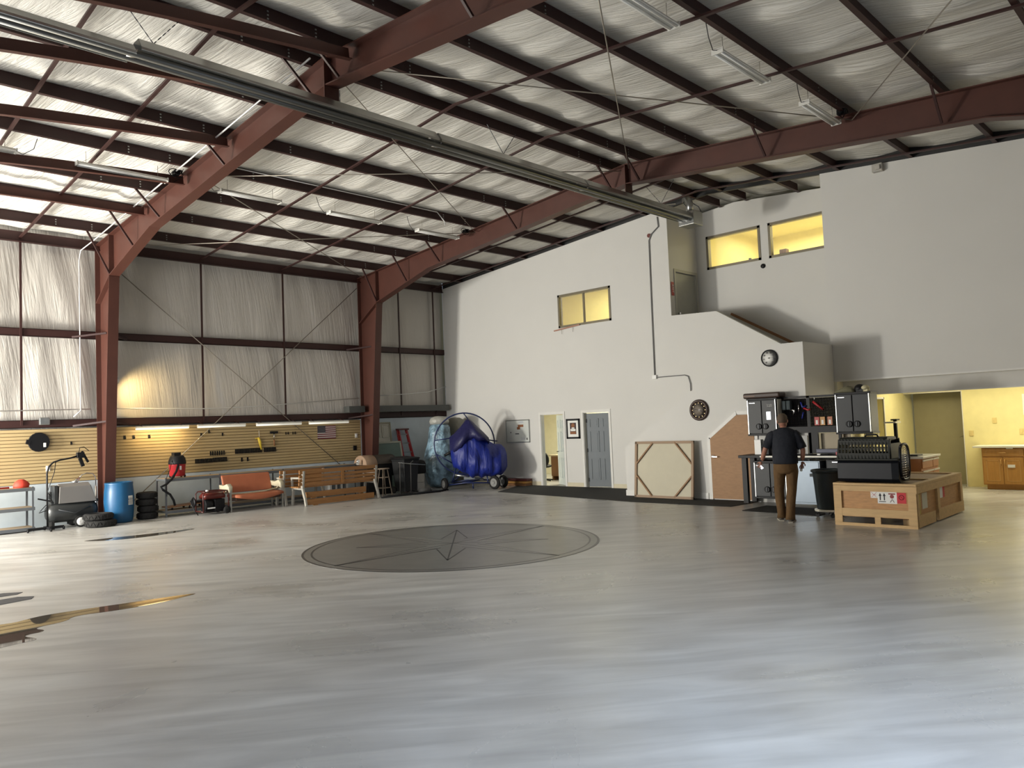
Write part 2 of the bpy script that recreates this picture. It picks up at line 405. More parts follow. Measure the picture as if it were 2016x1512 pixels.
# rooms behind the wall
def room(name, x0, x1, y0, y1, z0, z1, m, front=None):
    b = MB(); t = .08
    b.box(x1, x1+t, y1, y0, z0, z1); b.box(x0, x1, y0, y0+t, z0, z1); b.box(x0, x1, y1-t, y1, z0, z1)
    b.box(x0, x1, y1, y0, z1, z1+t)
    if z0 > 0: b.box(x0, x1, y1, y0, z0-t, z0)
    return struct(b.build(name, m))
room('wall_office', .13, 3.8, -.5, -8.3, 0, 2.6, cream)
room('wall_upper_office', .13, 3.8, -.5, -8.4, 3.2, 6.2, yell)
room('wall_loft', 1.47, 4.9, -8.72, -12.9, 4.2, 6.9, yell)
# kitchen bay
b = MB(); b.box(3.0, 3.1, DEEP, -14.16, 0, 2.44); b.box(3.0, 3.1, -14.16, -12.75, 2.14, 2.44); b.box(3.0, 3.7, -12.94, -12.75, 0, 2.44); b.box(3.1, 3.7, -14.9, -14.8, 0, 2.44)
b.box(.9, 3.0, -12.94, -12.75, 0, 1.1); b.box(.9, 1.2, -12.94, -12.75, 1.1, 2.44); b.box(1.62, 3.0, -12.94, -12.75, 1.1, 2.44); b.box(1.2, 1.62, -12.94, -12.75, 2.02, 2.44)
struct(b.build('wall_kitchen', yell))
b = MB(); b.box(-.01, 3.0, -12.6, -12.52, 0, 2.44)
struct(b.build('wall_kitchen_left', cream))
b = MB(); b.box(.12, 3.1, DEEP, -12.5, 2.44, 2.52); struct(b.build('ceiling_kitchen', trimw))
b = MB(); b.box(.3, .45, DEEP, -12.5, 2.13, 2.44); struct(b.build('trim_3', wallw))
b = MB(); b.box(.29, .46, DEEP, -12.5, 2.105, 2.13); struct(b.build('trim_4', trimw))
b = MB(); b.box(-.02, .14, DEEP, -12.5, 2.41, 2.445); struct(b.build('trim_5', trimw))
# west and south walls around the door openings (behind the camera)
b = MB(); b.box(-18.2, -18.0, DEEP, 0, 4.4, 7.4); b.box(-18.2, -18.0, -3.0, -2.1, 0, 4.4); b.box(-18.2, -18.0, DEEP, -14.1, 0, 4.4); b.box(-18.2, -18, -.4, 0, 0, 4.4); b.box(-18.2, -18, -2.1, -.4, 3.5, 4.4)
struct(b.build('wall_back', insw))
b = MB(); b.box(-18.2, 3.1, DEEP-.2, DEEP, 4.5, 7.4); b.box(-6.7, 3.1, DEEP-.2, DEEP, 0, 4.5); b.box(-18.2, -17.3, DEEP-.2, DEEP, 0, 4.5)
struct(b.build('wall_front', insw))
# skirting along the white wall
b = MB(); b.box(-.018, 0, -4.06, 0, 0, .12); b.box(-.018, 0, -5.63, -5.05, 0, .12); b.box(-.018, 0, -8.12, -6.64, 0, .12)
struct(b.build('baseboard_right', mat('cream_skirting', (.62, .56, .4), .5)))
b = MB(); b.box(-1.478, -1.46, -10.28, -8.1, 0, .14); struct(b.build('baseboard_stair', trimw))
# ------------------------------------------------------------------ doors & windows in the walls
def casing(name, d, x=-.02):
    y0, y1, _, z = d; b = MB(); wdt = .065
    b.box(x, 0, y0, y0+wdt, 0, z+wdt); b.box(x, 0, y1-wdt, y1, 0, z+wdt); b.box(x, 0, y1, y0, z, z+wdt)
    b.box(0, .13, y0-.012, y0, 0, z); b.box(0, .13, y1, y1+.012, 0, z); b.box(0, .13, y1, y0, z-.012, z)
    return struct(b.build(name, trimw))
casing('trim_6', DL); casing('trim_7', DR)
def panel_door(name, m, w, M, pm=None):
    # leaf in local x 0..w, y 0..-.04, six moulded panels
    r = bpy.data.objects.new(name, None); COL.objects.link(r); r.matrix_world = M; r['kind'] = 'structure'
    b = MB(); b.box(0, w, -.035, 0, .01, 2.0); b.build('leaf', m, r)
    for sx in (0, 1):
        for z0, z1 in ((1.62, 1.86), (.95, 1.52), (.2, .78)):
            x0 = .09+sx*(w/2-.04); x1 = x0+w/2-.16
            p = MB()
            for s, yy in ((1, 0), (-1, -.035)):
                a, c = sorted((yy, yy+s*.012))
                p.box(x0, x1, a, c, z0, z0+.02); p.box(x0, x1, a, c, z1-.02, z1); p.box(x0, x0+.02, a, c, z0, z1); p.box(x1-.02, x1, a, c, z0, z1)
                a, c = sorted((yy, yy+s*.006)); p.box(x0+.05, x1-.05, a, c, z0+.05, z1-.05)
            p.build('raised_panel', m, r)
    k = MB(); k.tube([(w-.07, .05, .95), (w-.07, -.085, .95)], .012); k.bar((w-.07, .05, .95), (w-.18, .05, .95), .018); k.bar((w-.07, -.085, .95), (w-.18, -.085, .95), .018)
    k.build('lever_handle', pm or blk, r)
    for z in (.2, 1.0, 1.8):
        h = MB(); h.box(-.015, .02, -.045, .01, z-.05, z+.05); h.build('hinge', blk, r)
    return r
# open office door, hinged on its right jamb and swung into the office
panel_door('door_1', mat('white_door_paint', (.55, .6, .58), .5), .84, Matrix.Translation((.13, -4.97, 0)) @ Matrix.Rotation(math.radians(60), 4, 'Z'))
# grey door standing ajar, hinged on its left jamb
panel_door('door_2', doorg, .86, Matrix.Translation((.13, -5.72, 0)) @ Matrix.Rotation(math.radians(-76), 4, 'Z'))
b = MB(); b.box(.27, 1.22, -8.63, -8.6, 3.42, 5.43); r = struct(b.build('door_3', mat('landing_door_paint', (.36, .36, .31), .5)))
b = MB(); b.lathe([(.03, 0), (.03, .05)], 12, (.38, -8.68, 4.4), 'y'); b.build('door_knob', chrome, r)
b = MB(); b.box(.2, .27, -8.67, -8.65, 3.42, 5.52); b.box(1.22, 1.29, -8.67, -8.65, 3.42, 5.52); b.box(.27, 1.22, -8.67, -8.65, 5.45, 5.52); struct(b.build('trim_8', mat('warm_grey_trim', (.45, .44, .38), .6)))
# clipped-corner plywood door under the stair
dp = [(-10.40, .03), (-10.40, 1.31), (-11.05, 1.80), (-11.42, 1.80), (-11.42, .03)]
b = MB(); b.prism(dp, 'x', -1.50, -1.462); r = struct(lab(b.build('door_4', plyp), 'plywood door with a clipped sloping corner'))
b = MB(); b.lathe([(.012, -.07), (.028, -.06), (.03, -.03), (.012, -.02), (.03, 0)], 14, (-1.50, -10.47, .93), 'x'); b.bar((-1.56, -10.47, .93), (-1.56, -10.58, .925), .02); b.build('lever_handle', chrome, r)
b = MB()
for p, q in (((-10.36, 0), (-10.36, 1.33)), ((-10.36, 1.33), (-11.04, 1.845)), ((-11.04, 1.845), (-11.46, 1.845)), ((-11.455, 1.845), (-11.455, 0))):
    b.bar((-1.475, *p), (-1.475, *q), .03, .07, 0, (0, 1, 0) if p[0] == q[0] else (0, 0, 1))
struct(b.build('trim_9', trimw))
def window(name, x, wh, mull, frame_m, depth=.12):
    y0, y1, z0, z1 = wh; f = .06
    b = MB(); b.box(x-.015, x+depth, y0-f, y0, z0, z1); b.box(x-.015, x+depth, y1, y1+f, z0, z1); b.box(x-.015, x+depth, y1, y0, z0, z0+f); b.box(x-.015, x+depth, y1, y0, z1-f, z1)
    if mull: m = (y0+y1)/2+.02; b.box(x+.02, x+.07, m-.025, m+.025, z0, z1)
    o = struct(b.build(name, frame_m)); g = MB(); g.box(x+.04, x+.046, y1+f, y0-f, z0+f, z1-f); g.build('pane', glass, o)
    return o
wfm = mat('bronze_window_frame', (.2, .175, .12), .45, metal=.3)
window('window_1', 0, WN, True, wfm); window('window_2', 1.34, W1, False, wfm); window('window_3', 1.34, W2, False, wfm)
b = MB(); b.box(1.19, 1.63, -12.96, -12.93, 1.08, 1.13); b.box(1.16, 1.2, -12.96, -12.93, 1.08, 2.06); b.box(1.62, 1.66, -12.96, -12.93, 1.08, 2.06); b.box(1.16, 1.66, -12.96, -12.93, 2.02, 2.06)
struct(b.build('window_4', trimw))
# big plain door on the kitchen's back wall
b = MB(); b.box(3.55, 3.62, -14.75, -12.98, .0, 2.2); r = struct(b.build('door_5', dooro))
b = MB(); b.box(2.985, 3.1, -14.16, -14.145, 0, 2.14); b.box(2.985, 3.1, -14.14, -12.94, 2.12, 2.14); struct(b.build('trim_10', trimw))
# inside the rooms: things visible through the windows
b = MB(); b.box(4.55, 4.85, -12.3, -9.5, 4.9, 5.62); b.build('tmp', cream).name = 'long_counter'; tag(bpy.data.objects['long_counter'], 'cream counter behind the two loft windows', 'counter')
b = MB(); b.box(1.46, 1.9, -12.6, -8.8, 5.5, 5.57); struct(b.build('trim_11', yell))
b = MB(); b.box(1.6, 1.66, -10.02, -9.97, 5.571, 5.72); tag(b.build('dark_post', dgrey), 'small dark upright inside the left loft window', 'post')
b = MB(); b.box(1.6, 1.75, -10.95, -10.78, 5.571, 5.78); tag(b.build('brown_box', bare), 'brown box inside the right loft window', 'box')
for k in range(4):
    b = MB(); b.box(1.8, 1.83, -11.3-.33*k, -11.08-.33*k, 5.571, 5.63); tag(b.build('papers', white), 'low pale stack of papers on the sill inside the right loft window', 'papers', 'paper stacks on the loft sill')
# ------------------------------------------------------------------ steel frames
def frame(x, label):
    r = thing('steel_portal_frame', label, 'steel frame', (x, 0, 0), 0, 'dark red steel frames'); fw = .11; t = .018
    def ysec(poly_outer, poly_inner, nm, solid=None):
        b = MB(); b.prism(solid, 'x', -.006, .006)
        for P in (poly_outer, poly_inner):
            for p, q in zip(P, P[1:]): b.bar((0, *p), (0, *q), 2*fw, t, 0, (0, 0, 1) if abs(p[1]-q[1]) < abs(p[0]-q[0]) else (0, 1, 0))
        return b.build(nm, iron, r)
    ki = (-.93, 5.46)
    ysec([(-.02, 0), (-.02, 6.28)], [(-.40, 0), ki], 'column', [(-.02, 0), (-.02, 6.28), (-.93, 6.36), ki, (-.40, 0)])
    rb = [ki, (-3.3, 6.06), (-6.4, 6.37), (-9.8, 6.70)]; rt = [(-.02, 6.29), (-9.8, 7.105)]
    ysec(rt, rb, 'rafter', rb+[(-9.8, 7.105), (-.93, 6.36)])
    mir = lambda P: [(DEEP-y, z) for y, z in P]
    ysec(mir(rt), mir(rb), 'rafter', mir(rb+[(-9.8, 7.105), (-.93, 6.36)]))
    b = MB(); b.box(-fw, fw, DEEP+.02, DEEP+.04, 0, 6.28); b.box(-.006, .006, DEEP+.02, DEEP+.5, 0, 6.28); b.box(-fw, fw, DEEP+.4, DEEP+.42, 0, 5.5); b.build('column', iron, r)
    b = MB(); b.box(-fw, fw, -.95, -.925, 5.42, 6.36); b.build('stiffener_plate', iron, r)
    b = MB(); b.bar((0, -.92, 5.45), (0, -.05, 4.95), 2*fw, .02); b.build('stiffener_plate', iron, r)
    b = MB(); b.box(-fw-.01, fw+.01, -9.81, -9.79, 6.52, 7.1); b.build('ridge_plate', iron, r)
    for y in (-.94, -2.36, -3.78, -6.62, -9.42, -10.14, -12.86, -15.72):
        bot = 6.06+(-y-3.3)*.0975 if -9.8 < y < -3.3 else (5.46+(-y-.93)*.253 if y > -3.3 else 6.70-(-9.8-y)*.0975)
        for s in (-1, 1):
            m = MB(); m.bar((s*.55, y, RAFT+zr(y)+.02), (s*fw*.9, y, bot+.03), .035, .035); m.build('flange_brace', iron2, r)
    return r
frame(-10.35, 'dark red steel frame whose column stands behind the blue drum')
frame(-3.2, 'dark red steel frame whose column stands behind the bar stool')
# purlins: one zee section each
order = ['eave-side first', 'second', 'third', 'fourth', 'fifth', 'sixth', 'last before the ridge on the wall side', 'first past the ridge']
lbls = ['nearest the insulated wall', 'second out from the insulated wall', 'third out from the insulated wall', 'fourth out from the insulated wall', 'fifth out from the insulated wall', 'sixth out from the insulated wall',
        'just on the insulated-wall side of the ridge', 'just on the camera side of the ridge', 'second on the camera side of the ridge', 'third on the camera side of the ridge', 'fourth on the camera side of the ridge', 'fifth on the camera side of the ridge', 'sixth on the camera side of the ridge', 'seventh on the camera side of the ridge']
for y, l in zip(PY, lbls):
    z = PURL+zr(y); b = MB(); s = 1
    b.box(-18, 1.3 if y < -8.6 and y > -12.4 else .02, y-.006, y+.006, z, z+.21); b.box(-18, 1.3 if y < -8.6 and y > -12.4 else .02, y-.07, y, z-.004, z+.006); b.box(-18, .02, y, y+.07, z+.2, z+.21)
    o = tag(b.build('roof_purlin', iron2), 'dark red roof purlin, '+l, 'purlin', 'roof purlins')
    # splice bolts catching the light
    m = MB()
    for fx in (-10.35, -3.2):
        for dx in (-1.15, -.45, .45, 1.15):
            for dz in (.05, .1, .15): m.box(fx+dx-.012, fx+dx+.012, y-.02, y-.006, z+dz-.01, z+dz+.01)
    m.build('splice_bolts', galv, o)
b = MB(); b.box(-18, 0, -.02, .03, 6.17, 6.4); b.box(-18, 0, -.07, 0, 6.17, 6.185)
tag(b.build('eave_strut', iron2), 'dark red eave strut along the top of the insulated wall', 'beam')
for z, nm, l in ((4.13, 'wall_girt', 'dark red girt across the middle of the insulated wall'), (2.14, 'wall_girt', 'dark red girt along the top of the tan slat board')):
    b = MB(); b.box(-18, 0, -.01, .002, z, z+.17); b.box(-18, 0, -.01, .1, z, z+.012); b.box(-18, 0, -.01, .1, z+.16, z+.17)
    b.bar((-10.36, -.42, z+.1), (-9.8, -.02, z+.02), .04); b.bar((-10.36, -.42, z+.1), (-10.95, -.02, z+.02), .04); b.bar((-3.2, -.48, z+.1), (-3.75, -.02, z+.02), .04)
    tag(b.build(nm, iron2), l, 'girt', 'wall girts')
wl = ['left of the conduit', 'between the columns, nearer the drum column', 'between the columns, nearer the stool column', 'just right of the stool column', 'beside the white wall corner']
for x, l in zip((-11.94, -8.0, -5.74, -1.82, -.43), wl):
    b = MB(); b.box(x-.022, x+.022, -.035, -.012, 2.2, 6.2); tag(b.build('wall_sag_angle', iron2), 'upright dark red strap on the insulated wall '+l, 'strap', 'wall straps')
rl = ['far left bay', 'left bay beside the first frame', 'middle bay, nearer the first frame', 'middle bay, nearer the second frame', 'right bay beside the second frame', 'right bay above the white wall']
for x, l in zip((-13.28, -11.94, -8.0, -5.74, -1.82, -.43), rl):
    b = MB()
    for y0, y1 in ((0, RIDGE), (RIDGE, DEEP)): b.bar((x, y0, 6.27+zr(y0)), (x, y1, 6.27+zr(y1)), .05, .03)
    tag(b.build('roof_sag_angle', iron2), 'long dark strap under the roof purlins, '+l, 'strap', 'roof straps')
# drooping channels bolted on the left side of the first rafter
for (y, z, s), l in zip(((-8.76, 6.98, .15), (-6.69, 6.86, .13), (-4.87, 6.66, .11), (-2.92, 6.52, .055), (-10.36, 7.02, .16)),
                        ('partly hidden behind the heater reflector', 'second below the heater', 'third below the heater', 'lowest, nearest the insulated wall', 'above the heater at the ridge')):
    b = MB(); n = 10; P = [(-10.42-7.3*i/n, y, z-s*7.3*(i/n)-.12*math.sin(PI*i/n)*-1-.08) for i in range(n+1)]
    for p, q in zip(P, P[1:]): b.bar(p, q, .012, .17); b.bar((p[0], p[1]-.04, p[2]-.085), (q[0], q[1]-.04, q[2]-.085), .08, .012)
    tag(b.build('channel_beam', iron), 'red channel beam meeting the first rafter from the left, '+l, 'beam', 'red channels left of the first rafter')
# cable bracing
def cable(p, q, label, r=.011):
    b = MB(); b.tube([p, q], r, 6); tag(b.build('brace_cable', wire), label, 'cable', 'steel brace cables')
cable((-10.1, -.06, 5.85), (-3.45, -.06, .3), 'brace cable falling from the drum column to the stool column')
cable((-3.35, -.06, 6.0), (-10.0, -.06, .12), 'brace cable falling from the stool column to the drum column')
def rz(y, d=.12): return RAFT+zr(y)-d
for a, c, l in ((-5.2, -.4, 'from the first rafter down to the top of the stool column'), (-.4, -5.2, 'from the top of the drum column to the second rafter'),
                (-9.7, -5.2, 'from the ridge of the first rafter to the middle of the second'), (-5.2, -9.7, 'from the middle of the first rafter to the second rafter ridge'),
                (-9.9, -14.4, 'crossing the camera-side slope from the first rafter ridge'), (-14.4, -9.9, 'crossing the camera-side slope up to the second rafter ridge'),
                (-19.3, -14.4, 'at the upper right, rising to the second rafter')):
    cable((-10.25, a, rz(a)), (-3.3, c, rz(c)), 'roof brace cable '+l, .009)
# conduits
def pipe(name, pts, r, m, label, cat='conduit'):
    b = MB(); b.tube(pts, r, 8); return tag(b.build(name, m), label, cat)
pipe('conduit', [(-10.62, y, RAFT+zr(y)-.04) for y in (-9.7, -7, -4, -1.5, -.5)]+[(-10.78, -.12, 6.12), (-10.8, -.06, 5.9), (-10.8, -.06, 4.4), (-10.8, -.06, 3.2), (-10.8, -.06, 2.5), (-10.95, -.06, 2.36)], .014, emt, 'pale conduit running under the roof and down beside the drum column')
pipe('conduit', [(x, -5.28, PURL+zr(-5.2)+.16) for x in (-9.9, -7, -4.6)]+[(-4.4, -5.3, 6.7), (-4.38, -5.3, 6.6)], .012, emt, 'thin conduit strapped along a purlin between the frames')
pipe('conduit', [(-18, -.05, 2.45), (-14, -.05, 2.5), (-10.6, -.05, 2.53)], .013, emt, 'horizontal conduit on the insulated wall left of the drum column')
pipe('conduit', [(-10.15, -.05, 2.54), (-8, -.05, 2.5), (-6.6, -.05, 2.54), (-3.4, -.05, 2.74)], .012, emt, 'horizontal conduit on the insulated wall between the columns')
pipe('conduit', [(-3.1, -.05, 2.8), (-1.8, -.05, 2.85), (-.8, -.05, 2.92), (-.02, -.05, 3.1)], .012, emt, 'sagging conduit on the insulated wall right of the stool column')
pipe('conduit', [(-.03, -8.4, 6.85), (-.03, -8.42, 6.6), (-.03, -8.2, 6.45), (-.03, -8.12, 6.3), (-.03, -8.1, 4.5), (-.03, -8.09, 2.86)], .014, mat('grey_conduit', (.16, .16, .16), .4), 'dark conduit dropping down the white wall beside the recess')
pipe('conduit', [(-.03, -8.12, 2.82), (-.03, -8.95, 2.82), (-.03, -9.05, 2.78), (-.03, -9.1, 2.6), (-.03, -9.1, 2.42)], .012, mat('grey_conduit', (.16, .16, .16), .4), 'short conduit from the white box to the stair enclosure')
b = MB(); b.box(-.06, 0, -8.15, -8.03, 2.78, 2.88); tag(b.build('junction_box', white, bevel=.006), 'white junction box at the foot of the dark conduit', 'box')
b = MB(); b.box(-.1, -.012, 0, 0, 0, 0); 
b = MB(); b.box(-11.62, -11.42, -.09, -.012, 2.2, 2.36); tag(b.build('junction_box', galv, bevel=.015), 'grey junction box on the low girt left of the drum column', 'box')
# dark duct lying on the girt at the corner
b = MB(); b.box(-3.9, -3.36, -.3, -.02, 2.32, 2.5); b.box(-3.04, -.12, -.3, -.02, 2.32, 2.5); tag(b.build('sheet_trough', mat('dark_grey_sheet', (.07, .075, .07), .5)), 'long dark grey sheet-metal trough on the girt by the corner', 'trough')
# ------------------------------------------------------------------ radiant heater
H = thing('radiant_tube_heater', 'long silver radiant tube heater hanging under the ridge', 'heater', (-7, RIDGE, 6.35))
def hood(x0, x1, nm, m, w=.17, h=.13, z=0):
    prof = [(-w, -.03), (-w, 0), (-w*.45, h), (w*.45, h), (w, 0), (w, -.03)]; b = MB(); t = .006
    for (a, c), (d, e) in zip(prof, prof[1:]):
        b.add([(x0, a, c+z), (x1, a, c+z), (x1, d, e+z), (x0, d, e+z), (x0, a*.97, c+z-t), (x1, a*.97, c+z-t), (x1, d*.97, e+z-t), (x0, d*.97, e+z-t)], [(0,1,2,3), (7,6,5,4), (0,4,5,1), (2,6,7,3)])
    return b.build(nm, m, H)
hood(-6.0, -1.5, 'reflector', alu); hood(-1.45, 2.2, 'reflector', alu); hood(2.25, 6.0, 'reflector', alu)
hood(-11, -6.05, 'reflector', alu, .15, .10, -.06)
steel_tube = mat('heater_tube_steel', (.16, .16, .15), .3, metal=.85)
for yy in (-.07, .07):
    b = MB(); b.tube([(-11, yy, -.06), (5.9, yy, -.06)], .048, 14); b.build('burner_tube', steel_tube, H)
for x in (-6.05, -1.47, 2.22):
    b = MB(); b.tube([(x-.06, 0, -.03), (x+.06, 0, -.03)], .058, 14); b.bar((x, -.17, -.06), (x, .17, -.06), .02); b.build('coupling', chrome, H)
b = MB(); b.box(6.0, 6.4, -.2, .2, -.16, .16); b.build('burner_box', galv, H, bevel=.01)
b = MB(); b.tube([(6.2, 0, .16), (6.2, 0, .38), (6.3, .1, .5), (6.5, .3, .58)], .08, 12); b.build('flue_pipe', galv, H)
def chain(p, q, nm='hanger_chain', par=H):
    p, q = Vector(p), Vector(q); b = MB(); n = max(4, int((q-p).length/.045)); d = (q-p)/n
    for i in range(n):
        a = p+d*i; c = p+d*(i+1); b.bar(a-d*.1, c+d*.1, .012 if i % 2 else .004, .004 if i % 2 else .012, 0, (0, 1, 0))
    b.build(nm, dgrey, par)
for x in (-5.8, .1, 3.85, 5.0):
    for s in (-.35, .35): chain((x+(.0 if x > 3 else s), s if x > 3 else .02, .60), (x, 0, .16)) if x != 3.85 else None
chain((-3.2, .02, .35), (-3.2, .02, .12)); chain((3.8, .02, .3), (3.8, .02, .12))
pipe('gas_hose', [(-.6, -9.75, 6.52), (-.75, -9.6, 6.8), (-.4, -9.5, 6.95), (-.15, -9.65, 6.8), (-.4, -9.85, 6.6)], .012, dgrey, 'looping dark flexible lines above the burner box', 'hose')
b = MB(); b.bar((-1.25, -9.4, 6.7), (-.45, -9.2, 6.92), .025); tag(b.build('spare_light_tube', white), 'bright white bar hung above the burner box', 'light')
# ------------------------------------------------------------------ strip lights
def strip_light(x0, x1, y, z, label):
    L = x1-x0; r = thing('strip_light', label, 'light', (x0, y, z), 0, 'white strip lights under the roof')
    b = MB(); b.prism([(-.06, 0), (-.035, .045), (.035, .045), (.06, 0)], 'x', 0, L); b.build('housing', fixt, r)
    b = MB(); b.box(0, L, -.085, -.06, -.012, .004); b.box(0, L, .06, .085, -.012, .004); b.box(-.01, .01, -.085, .085, -.03, .04); b.box(L-.01, L+.01, -.085, .085, -.03, .04); b.build('end_plate', fixt, r)
    for yy in (-.045, .045):
        b = MB(); b.tube([(.02, yy, -.016), (L-.02, yy, -.016)], .016, 8); b.build('tube', white, r)
    for xx in (.15, L-.15):
        b = MB(); b.tube([(xx, 0, .045), (xx, 0, .25)], .004, 4); b.build('hanger_wire', wire, r)
    b = MB(); b.tube([(L if x0 < -11 else 0, 0, .02), (L+.1 if x0 < -11 else -.12, 0, -.02), (L+.25 if x0 < -11 else -.25, -.02, .1), (L+.3 if x0 < -11 else -.32, -.03, .28)], .006, 5); b.build('power_cord', blk, r)
for x0, x1, y, z, l in ((-14.6, -13.12, -4.92, 6.5, 'white strip light cut off by the left picture edge'), (-12.24, -10.75, -4.92, 6.5, 'white strip light left of the first rafter'),
                     (-9.75, -8.5, -4.94, 6.5, 'white strip light just right of the first rafter'), (-7.32, -5.98, -4.9, 6.5, 'white strip light midway between the two rafters'),
                     (-4.87, -3.6, -4.85, 6.5, 'white strip light just left of the second rafter'), (-9.7, -8.22, -14.1, 6.6, 'white strip light cut off by the top picture edge'),
                     (-7.22, -5.86, -14.13, 6.6, 'white strip light on the camera-side slope, second from the second rafter'), (-4.65, -3.4, -14.18, 6.6, 'white strip light ending at the second rafter on the camera side')):
    strip_light(x0, x1, y, z, l)
for (x, y, z), l in (((-10.6, -4.95, 6.66), 'coiled dark cords on the first rafter'), ((-3.45, -4.95, 6.66), 'coiled cords on the second rafter'), ((-3.45, -14.25, 6.74), 'coiled black cords at the end of the camera-side strip light')):
    b = MB()
    for k in range(4):
        rr = .07+.02*k; a0 = k*1.1
        b.tube([(x+rr*math.cos(a), y-.12+.03*k, z+rr*.6*math.sin(a+a0)) for a in [2*PI*i/12 for i in range(12)]], .008, 5, 0, True)
    b.box(x-.05, x+.05, y-.1, y+.02, z-.04, z+.04); tag(b.build('cord_coil', blk), l, 'cord', 'cord coils on the rafters')
# tube lights over the slat board
for i, (x0, x1) in enumerate(((-9.72, -8.5), (-8.28, -7.05), (-6.74, -5.45), (-5.2, -3.95))):
    lb = ['leftmost tube light under the low girt, glowing warm', 'second tube light under the low girt', 'third tube light under the low girt', 'rightmost tube light under the low girt, above the flag'][i]
    r = thing('tube_light', lb, 'light', (x0, -.3, 2.04), 0, 'tube lights over the slat board'); L = x1-x0
    b = MB(); b.prism([(-.05, .02), (-.03, .06), (.03, .06), (.05, .02)], 'x', 0, L); b.build('housing', fixt, r)
    for yy in (-.03, .03):
        b = MB(); b.tube([(.01, yy, 0), (L-.01, yy, 0)], .022, 8); b.build('tube', tubew if i == 0 else tubeo, r)
    b = MB(); b.bar((.15, 0, .06), (.15, .28, .14), .015); b.bar((L-.15, 0, .06), (L-.15, .28, .14), .015); b.build('bracket', iron2, r)
    if i == 0: area('tube_glow', (-9.1, -.33, 2.0), (35, 0, 0), 1.1, .08, 9, (1, .75, .38))
# spot on the first column
r = thing('spot_lamp', 'small glowing spot lamp clamped on the column behind the drum', 'light', (-10.22, -.5, 3.15))
b = MB(); b.lathe([(.02, -.05), (.05, 0), (.06, .06), (.055, .07)], 14, (0, 0, 0), 'x'); b.bar((-.04, 0, 0), (-.12, .05, 0), .03); b.build('shade', white, r)
b = MB(); b.ell((.05, 0, 0), (.03, .045, .045)); b.build('bulb', lampe, r)
sp = bpy.data.lights.new('spot_beam', 'SPOT'); sp.energy = 95; sp.color = (1, .72, .32); sp.spot_size = math.radians(110); sp.spot_blend = .9; sp.shadow_soft_size = .04
so = bpy.data.objects.new('spot_beam', sp); COL.objects.link(so); so.location = (-10.1, -.5, 3.12)
so.rotation_euler = (Vector((-9.0, .1, 2.6))-Vector((-10.1, -.5, 3.12))).to_track_quat('-Z', 'Y').to_euler()
# ------------------------------------------------------------------ floor marks
def emblem():
    r = thing('floor_emblem', 'large round dark compass star stained into the concrete floor', 'floor emblem', (-8.46, -9.88, 0)); R = 2.26
    circ = lambda q, z, n=96: [(q*math.cos(2*PI*i/n), q*math.sin(2*PI*i/n), z) for i in range(n)]
    b = MB(); b.lathe([(R, 0), (R, .002)], 96, smooth=False); b.build('disc', emb, r)
    def ring(a, c, z, nm, m, n=96):
        b = MB(); b.add(circ(a, z)+circ(c, z), [(i, (i+1) % n, n+(i+1) % n, n+i) for i in range(n)]); return b.build(nm, m, r)
    ring(R, R-.035, .003, 'outer_ring', embd); ring(R-.13, R-.16, .003, 'inner_ring', embd)
    for k in range(8):
        a = PI/4*k+.02; L = 2.14 if k % 2 == 0 else 1.48; q = .42 if k % 2 == 0 else .55; z = .0035 if k % 2 == 0 else .0028
        tip = Vector((L*math.cos(a), L*math.sin(a), z)); s0 = Vector((q*math.cos(a+PI/8*1.0), q*math.sin(a+PI/8), z)); s1 = Vector((q*math.cos(a-PI/8), q*math.sin(a-PI/8), z)); o = Vector((0, 0, z))
        b = MB(); b.add([o, s0, tip], [(0, 1, 2)], 0); b.add([o, tip, s1], [(0, 1, 2)], 1)
        for p, c in ((o, tip), (s0, tip), (s1, tip)): b.bar(p, c, .022, .001, 2)
        b.build('star_point', [emb, embl if k % 2 == 0 else emb, embd], r)
emblem()
def flat(name, pts, z, m, label, cat):
    b = MB(); b.prism(pts, 'z', 0, z); return tag(b.build(name, m), label, cat)
def smooth_poly(P, it=2):
    for _ in range(it):
        Q = []
        for a, c in zip(P, P[1:]+P[:1]):
            Q += [(a[0]*.75+c[0]*.25, a[1]*.75+c[1]*.25), (a[0]*.25+c[0]*.75, a[1]*.25+c[1]*.75)]
        P = Q
    return P
flat('puddle', smooth_poly([(-12.4, -10.0), (-13.05, -9.86), (-13.55, -9.74), (-13.95, -9.66), (-14.12, -9.7), (-14.3, -9.78), (-14.6, -9.6), (-15.0, -10.2), (-14.9, -10.85), (-14.5, -10.75), (-14.25, -10.75), (-14.38, -10.45), (-14.12, -10.45), (-14.22, -10.2), (-13.9, -10.18), (-13.78, -9.98), (-13.4, -10.12), (-13.0, -10.16), (-12.8, -10.1)]), .0016, puddle, 'long jagged puddle of water across the floor at the left', 'puddle')
flat('puddle', smooth_poly([(-11.9, -3.45), (-11.3, -3.55), (-10.6, -3.7), (-9.7, -3.72), (-10.3, -4.02), (-10.9, -4.1), (-11.5, -3.95)]), .0016, puddle, 'thin puddle near the blue drum', 'puddle')
black_tape = mat('black_floor_tape', (.035, .035, .04), .7)
flat('floor_strip', [(-13.78, -8.0), (-13.86, -8.1), (-14.5, -8.02), (-14.5, -7.78), (-13.95, -7.85)], .004, black_tape, 'upper of two short black strips on the floor at the left edge', 'floor strip')
flat('floor_strip', [(-13.76, -8.42), (-13.82, -8.56), (-14.6, -8.68), (-14.6, -8.3), (-13.9, -8.28)], .004, black_tape, 'lower of two short black strips on the floor at the left edge', 'floor strip')
